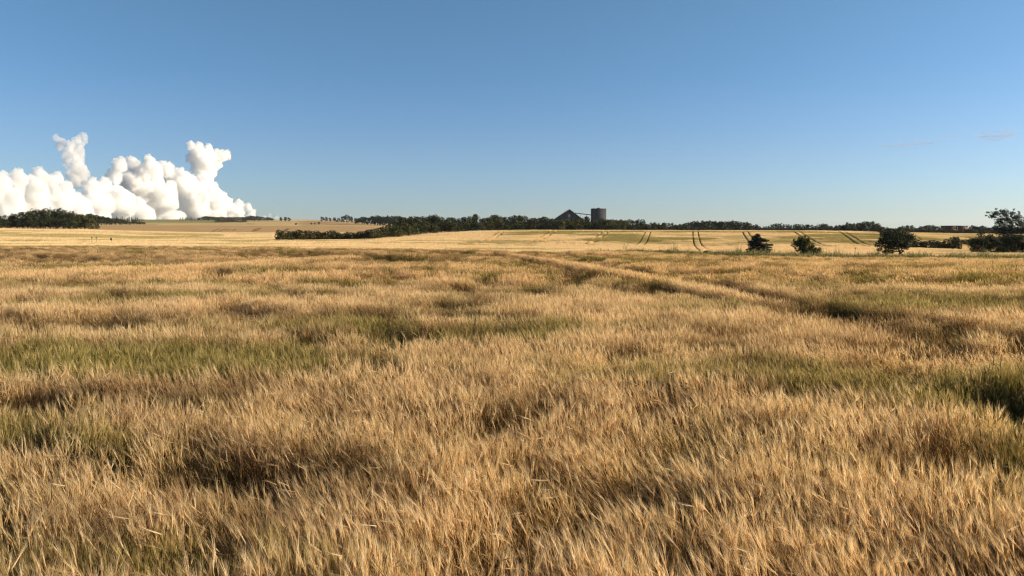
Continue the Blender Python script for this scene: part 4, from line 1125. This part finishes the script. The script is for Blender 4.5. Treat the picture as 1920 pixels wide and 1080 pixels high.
def stone(px, py, s, lab):
    P = hit(px, py, .02, 98); Yq = P.y; r = np.random.default_rng(int(px))
    import bmesh
    bm = bmesh.new(); bmesh.ops.create_icosphere(bm, subdivisions=3, radius=1)
    for vv in bm.verts:
        q = vv.co * 1.7
        nn = .16 * math.sin(q.x * 2.1 + px) * math.cos(q.y * 1.7) + .1 * math.sin(q.z * 3 + q.x * 2.3)
        vv.co *= 1 + nn; vv.co.z *= .62; vv.co.x *= 1.25
    me = bpy.data.meshes.new('field_stone'); bm.to_mesh(me); bm.free(); me.materials.append(M_STONE)
    o = link('field_stone', me, None, (P.x, Yq - .8, hz(P.x, Yq - .8) + s * .35)); o.scale = (s, s, s); tag(o, lab, 'stone')
stone(1866, 480.5, .42, 'pale rounded boulder at the foot of the tall thin-topped tree')
stone(1899, 481, .40, 'pale boulder at the foot of the thicket near the right edge')

for px, py, Y, s, lab in ((500, 377, 260, .5, 'tiny dark bird in the sky just right of the cloud'), (1194.5, 348.5, 280, .45, 'tiny dark bird high in the sky right of the silo')):
    c = world(px, py, Y); mb = MB()
    mb.tube([Vector((0, -.25, 0)), Vector((0, -.12, .01)), Vector((0, .1, 0)), Vector((0, .28, 0))], [.015, .06, .05, .01], 6)
    for sg in (-1, 1):
        mb.add([Vector((0, -.08, .02)), Vector((sg * .25, -.10, .12)), Vector((sg * .52, .06, .05)), Vector((sg * .22, .05, .10)), Vector((0, .08, .02))], [(0, 1, 3, 4), (1, 2, 3)])
    o = link('bird', mb.mesh('bird', M_BIRD), None, c); o.scale = (s * 1.5,) * 3; o.rotation_euler = (0, 0, .5); tag(o, lab, 'bird')

# tall weed stalks standing over the barley
M_DOCK = leafy('dock', [(0, (.05, .03, .012)), (.5, (.12, .09, .03)), (1, (.26, .18, .07))], transl=.2)
def stalk(px, top, base_up, lab, seed, lean=0.0, Ypx=None):
    P = hit(px, Ypx or top + 40, .7); Y = P.y; c = world(px, top, Y); g0 = hz(c.x, Y); r = random.Random(seed)
    rvv = Vector((c.x, Y, g0)); t = empty('dock_plant', rvv); tag(t, lab, 'weed'); h = c.z - g0
    mb = MB(); pp = [Vector((lean * (q - 1) * h, .02 * math.sin(q * 5), q * h)) for q in (0, .3, .6, .85, 1)]
    mb.tube(pp, [.008, .007, .005, .004, .002], 5, .4); part('stem', mb, M_DOCK, t)
    mb = MB()
    for k in range(70):
        q = r.uniform(.5, 1.0); c0 = Vector((lean * (q - 1) * h, 0, q * h)); a_ = r.uniform(0, 6.28); d = Vector((math.cos(a_), math.sin(a_), r.uniform(-.1, .8)))
        L = .05 * (1.25 - q) + .02; s = Vector((-math.sin(a_), math.cos(a_), 0)) * .008
        mb.add([c0, c0 + d * L - s, c0 + d * L * 1.3, c0 + d * L + s], [(0, 1, 2, 3)], r.random())
    for k in range(5):
        q = r.uniform(.15, .5); c0 = Vector((0, 0, q * h)); a_ = r.uniform(0, 6.28); d = Vector((math.cos(a_), math.sin(a_), .5)); s = Vector((-math.sin(a_), math.cos(a_), 0)) * .02
        mb.add([c0, c0 + d * .1 - s, c0 + d * .22 + Vector((0, 0, -.04)), c0 + d * .1 + s], [(0, 1, 2, 3)], .5)
    part('seed_heads', mb, M_DOCK, t)
stalk(1863, 646, 0, 'thin tall weed stalk sticking up out of the barley near the right edge', 3, Ypx=690)
stalk(1812, 945, 0, 'short leaning reddish-brown dock stalk in the barley at the lower right', 5, .35, Ypx=985)

# ------------------------------------------------------------------ clouds, far outside the air around the fields
def cloud_mat(name, dens, col=(1, 1, 1)):
    m, n, out = mat_new(name)
    v = node(n, 'ShaderNodeVolumePrincipled'); v.inputs['Color'].default_value = (*col, 1); v.inputs['Density'].default_value = dens; v.inputs['Anisotropy'].default_value = 0.2
    n.links.new(v.outputs[0], out.inputs['Volume'])
    return m
def cloud(name, lobes, Y, mat, label, vox, seed, sub=7, thin=1.0, dy=300, skew=0):
    r = np.random.default_rng(seed); k = Y / F
    base = []
    for px, py, q in lobes:
        Yl = Y + (px - 250) * skew + r.uniform(-1, 1) * dy      # the bank of cloud runs back to the right
        c = world(px, py, Yl); base.append((np.array([c.x, Yl, c.z]), q * Yl / F))
    puffs = list(base)
    lvl = base
    for L, (cnt, lo, hi) in enumerate(((sub + 6, .20, .40), (8, .22, .44), (4, .3, .5))):
        nx = []
        for c, q in lvl:
            if q < vox * 1.6: continue
            for _ in range(cnt):
                d = r.normal(size=3); d[1] = -abs(d[1]) * .8 + d[1] * .2; d[2] += .15; d /= np.linalg.norm(d)
                s = q * r.uniform(lo, hi); nx.append((c + d * (q - s * .25), s))
        puffs += nx; lvl = nx
    import bmesh
    bm = bmesh.new(); bmesh.ops.create_icosphere(bm, subdivisions=1, radius=1.05)
    iv = np.array([v.co[:] for v in bm.verts]); bm.faces.ensure_lookup_table(); bm.verts.ensure_lookup_table()
    bm.verts.index_update(); fi = np.array([[v.index for v in f.verts] for f in bm.faces]); bm.free()
    V = []; Fq = []; b = 0
    for c, q in puffs:
        V.append(iv * np.array([q, q, q * thin]) + c); Fq.append(fi + b); b += len(iv)
    V = np.concatenate(V); Fq = np.concatenate(Fq); c0 = V.mean(0)
    me = mesh_np(name, V - c0, Fq, mat); o = link(name, me, None, tuple(c0))
    md = o.modifiers.new('skin', 'REMESH'); md.mode = 'VOXEL'; md.voxel_size = vox; md.use_smooth_shade = True
    tx = bpy.data.textures.new(name + '_billow', 'CLOUDS'); tx.noise_scale = vox * 3.2; tx.noise_depth = 4
    dp = o.modifiers.new('billow', 'DISPLACE'); dp.texture = tx; dp.strength = vox * (3.2 if thin == 1 else .7); dp.mid_level = .5; dp.texture_coords = 'LOCAL'
    if thin == 1:
        t2 = bpy.data.textures.new(name + '_curl', 'CLOUDS'); t2.noise_scale = vox * 9; t2.noise_depth = 2
        d2 = o.modifiers.new('curl', 'DISPLACE'); d2.texture = t2; d2.strength = vox * 5; d2.mid_level = .5; d2.texture_coords = 'LOCAL'
    return tag(o, label, 'cloud')
Yc = 16000.0
MAIN = [(-60, 350, 30), (-30, 360, 35), (0, 345, 22), (35, 336, 18), (33, 322, 8), (75, 331, 16), (105, 337, 15), (60, 360, 33), (10, 385, 38), (110, 372, 34), (145, 392, 30), (172, 350, 16), (195, 348, 16), (215, 332, 14),
        (228, 300, 8), (225, 312, 14), (250, 305, 12), (281, 301, 10), (283, 322, 24), (310, 318, 16), (332, 338, 24), (260, 345, 33), (350, 357, 28), (300, 372, 36), (220, 382, 36), (180, 382, 32), (60, 400, 40), (100, 410, 30),
        (358, 380, 36), (395, 385, 30), (420, 382, 18), (445, 387, 12), (464, 389, 9), (472, 398, 8), (440, 402, 18), (400, 405, 24), (470, 408, 10), (385, 340, 16), (398, 358, 15), (410, 365, 10), (260, 410, 34), (305, 409, 24), (325, 413, 22), (180, 412, 30), (20, 415, 30)]
TOW2 = [(358, 273, 8), (370, 279, 12), (388, 284, 13), (408, 290, 10), (424, 290, 9), (366, 295, 14), (385, 303, 18), (402, 305, 16), (372, 315, 13), (392, 322, 16), (384, 335, 15), (416, 294, 11), (398, 294, 12), (428, 294, 6), (378, 290, 14)]
TOW1 = [(106, 259, 7), (117, 266, 8), (128, 280, 9), (145, 262, 8), (157, 256, 8), (160, 266, 6), (141, 276, 10), (138, 292, 11), (147, 300, 13), (150, 316, 14), (158, 325, 11), (138, 318, 10), (128, 300, 7), (112, 276, 8), (120, 290, 8), (150, 270, 8), (150, 284, 10), (133, 272, 8), (146, 335, 18), (125, 308, 8)]
M_CLOUD = cloud_mat('cloud_body', .014, (.955, .956, .958))
M_CLOUD2 = cloud_mat('cloud_soft', .007, (.964, .964, .966))
cloud('cumulus_cloud', MAIN + TOW2, Yc, M_CLOUD, 'big white heaped cumulus cloud with a tall right tower above the left fields', 10, 4, skew=22)
cloud('cumulus_cloud', TOW1, Yc + 900, M_CLOUD2, 'narrow soft forked cloud tower standing behind the left part of the big cumulus', 13, 6)
cloud('cumulus_cloud', [(496, 407, 4), (507, 404, 4), (518, 409, 5)], Yc, M_CLOUD2, 'tiny white cloud on the skyline right of the big cumulus', 14, 7, 5)
M_WISP = cloud_mat('cloud_wisp', .0022, (.50, .44, .48))
for pts, lab in ((((1650, 275, 6), (1665, 274, 8), (1682, 272, 8), (1700, 271.5, 8), (1716, 270.5, 9), (1735, 269, 8), (1750, 268.5, 6)), 'longest thin grey cloud streak at the right of the sky'),
                 (((1764, 259, 5), (1776, 257.5, 6), (1790, 255.5, 5), (1806, 254, 6)), 'short thin grey streak above and right of the longest one'),
                 (((1838, 257, 10), (1852, 256, 12), (1868, 255.5, 12), (1884, 255, 11), (1898, 253.5, 9)), 'broader pinkish-grey cloud streak nearest the right edge')):
    # each streak is a chain of flat overlapping wisps
    pp = [(float(np.interp(q, np.arange(len(pts)), [p[0] for p in pts])), float(np.interp(q, np.arange(len(pts)), [p[1] for p in pts])), float(np.interp(q, np.arange(len(pts)), [p[2] for p in pts]))) for q in np.arange(0, len(pts) - .9, .34)]
    cloud('cloud_streak', pp, Yc, M_WISP, lab, 7, 9 + len(pts), 2, .15, 60)

# ------------------------------------------------------------------ evening air
m, n, out = mat_new('air')
v = node(n, 'ShaderNodeVolumePrincipled'); v.inputs['Color'].default_value = (.80, .90, 1.0, 1); v.inputs['Density'].default_value = .000025; v.inputs['Anisotropy'].default_value = 0.2
n.links.new(v.outputs[0], out.inputs['Volume'])
mb = MB(); mb.box(-14500, 14500, -60, 9200, -25, 190)
tag(link('haze', mb.mesh('haze', m)), 'thin evening haze over the fields', kind='stuff')
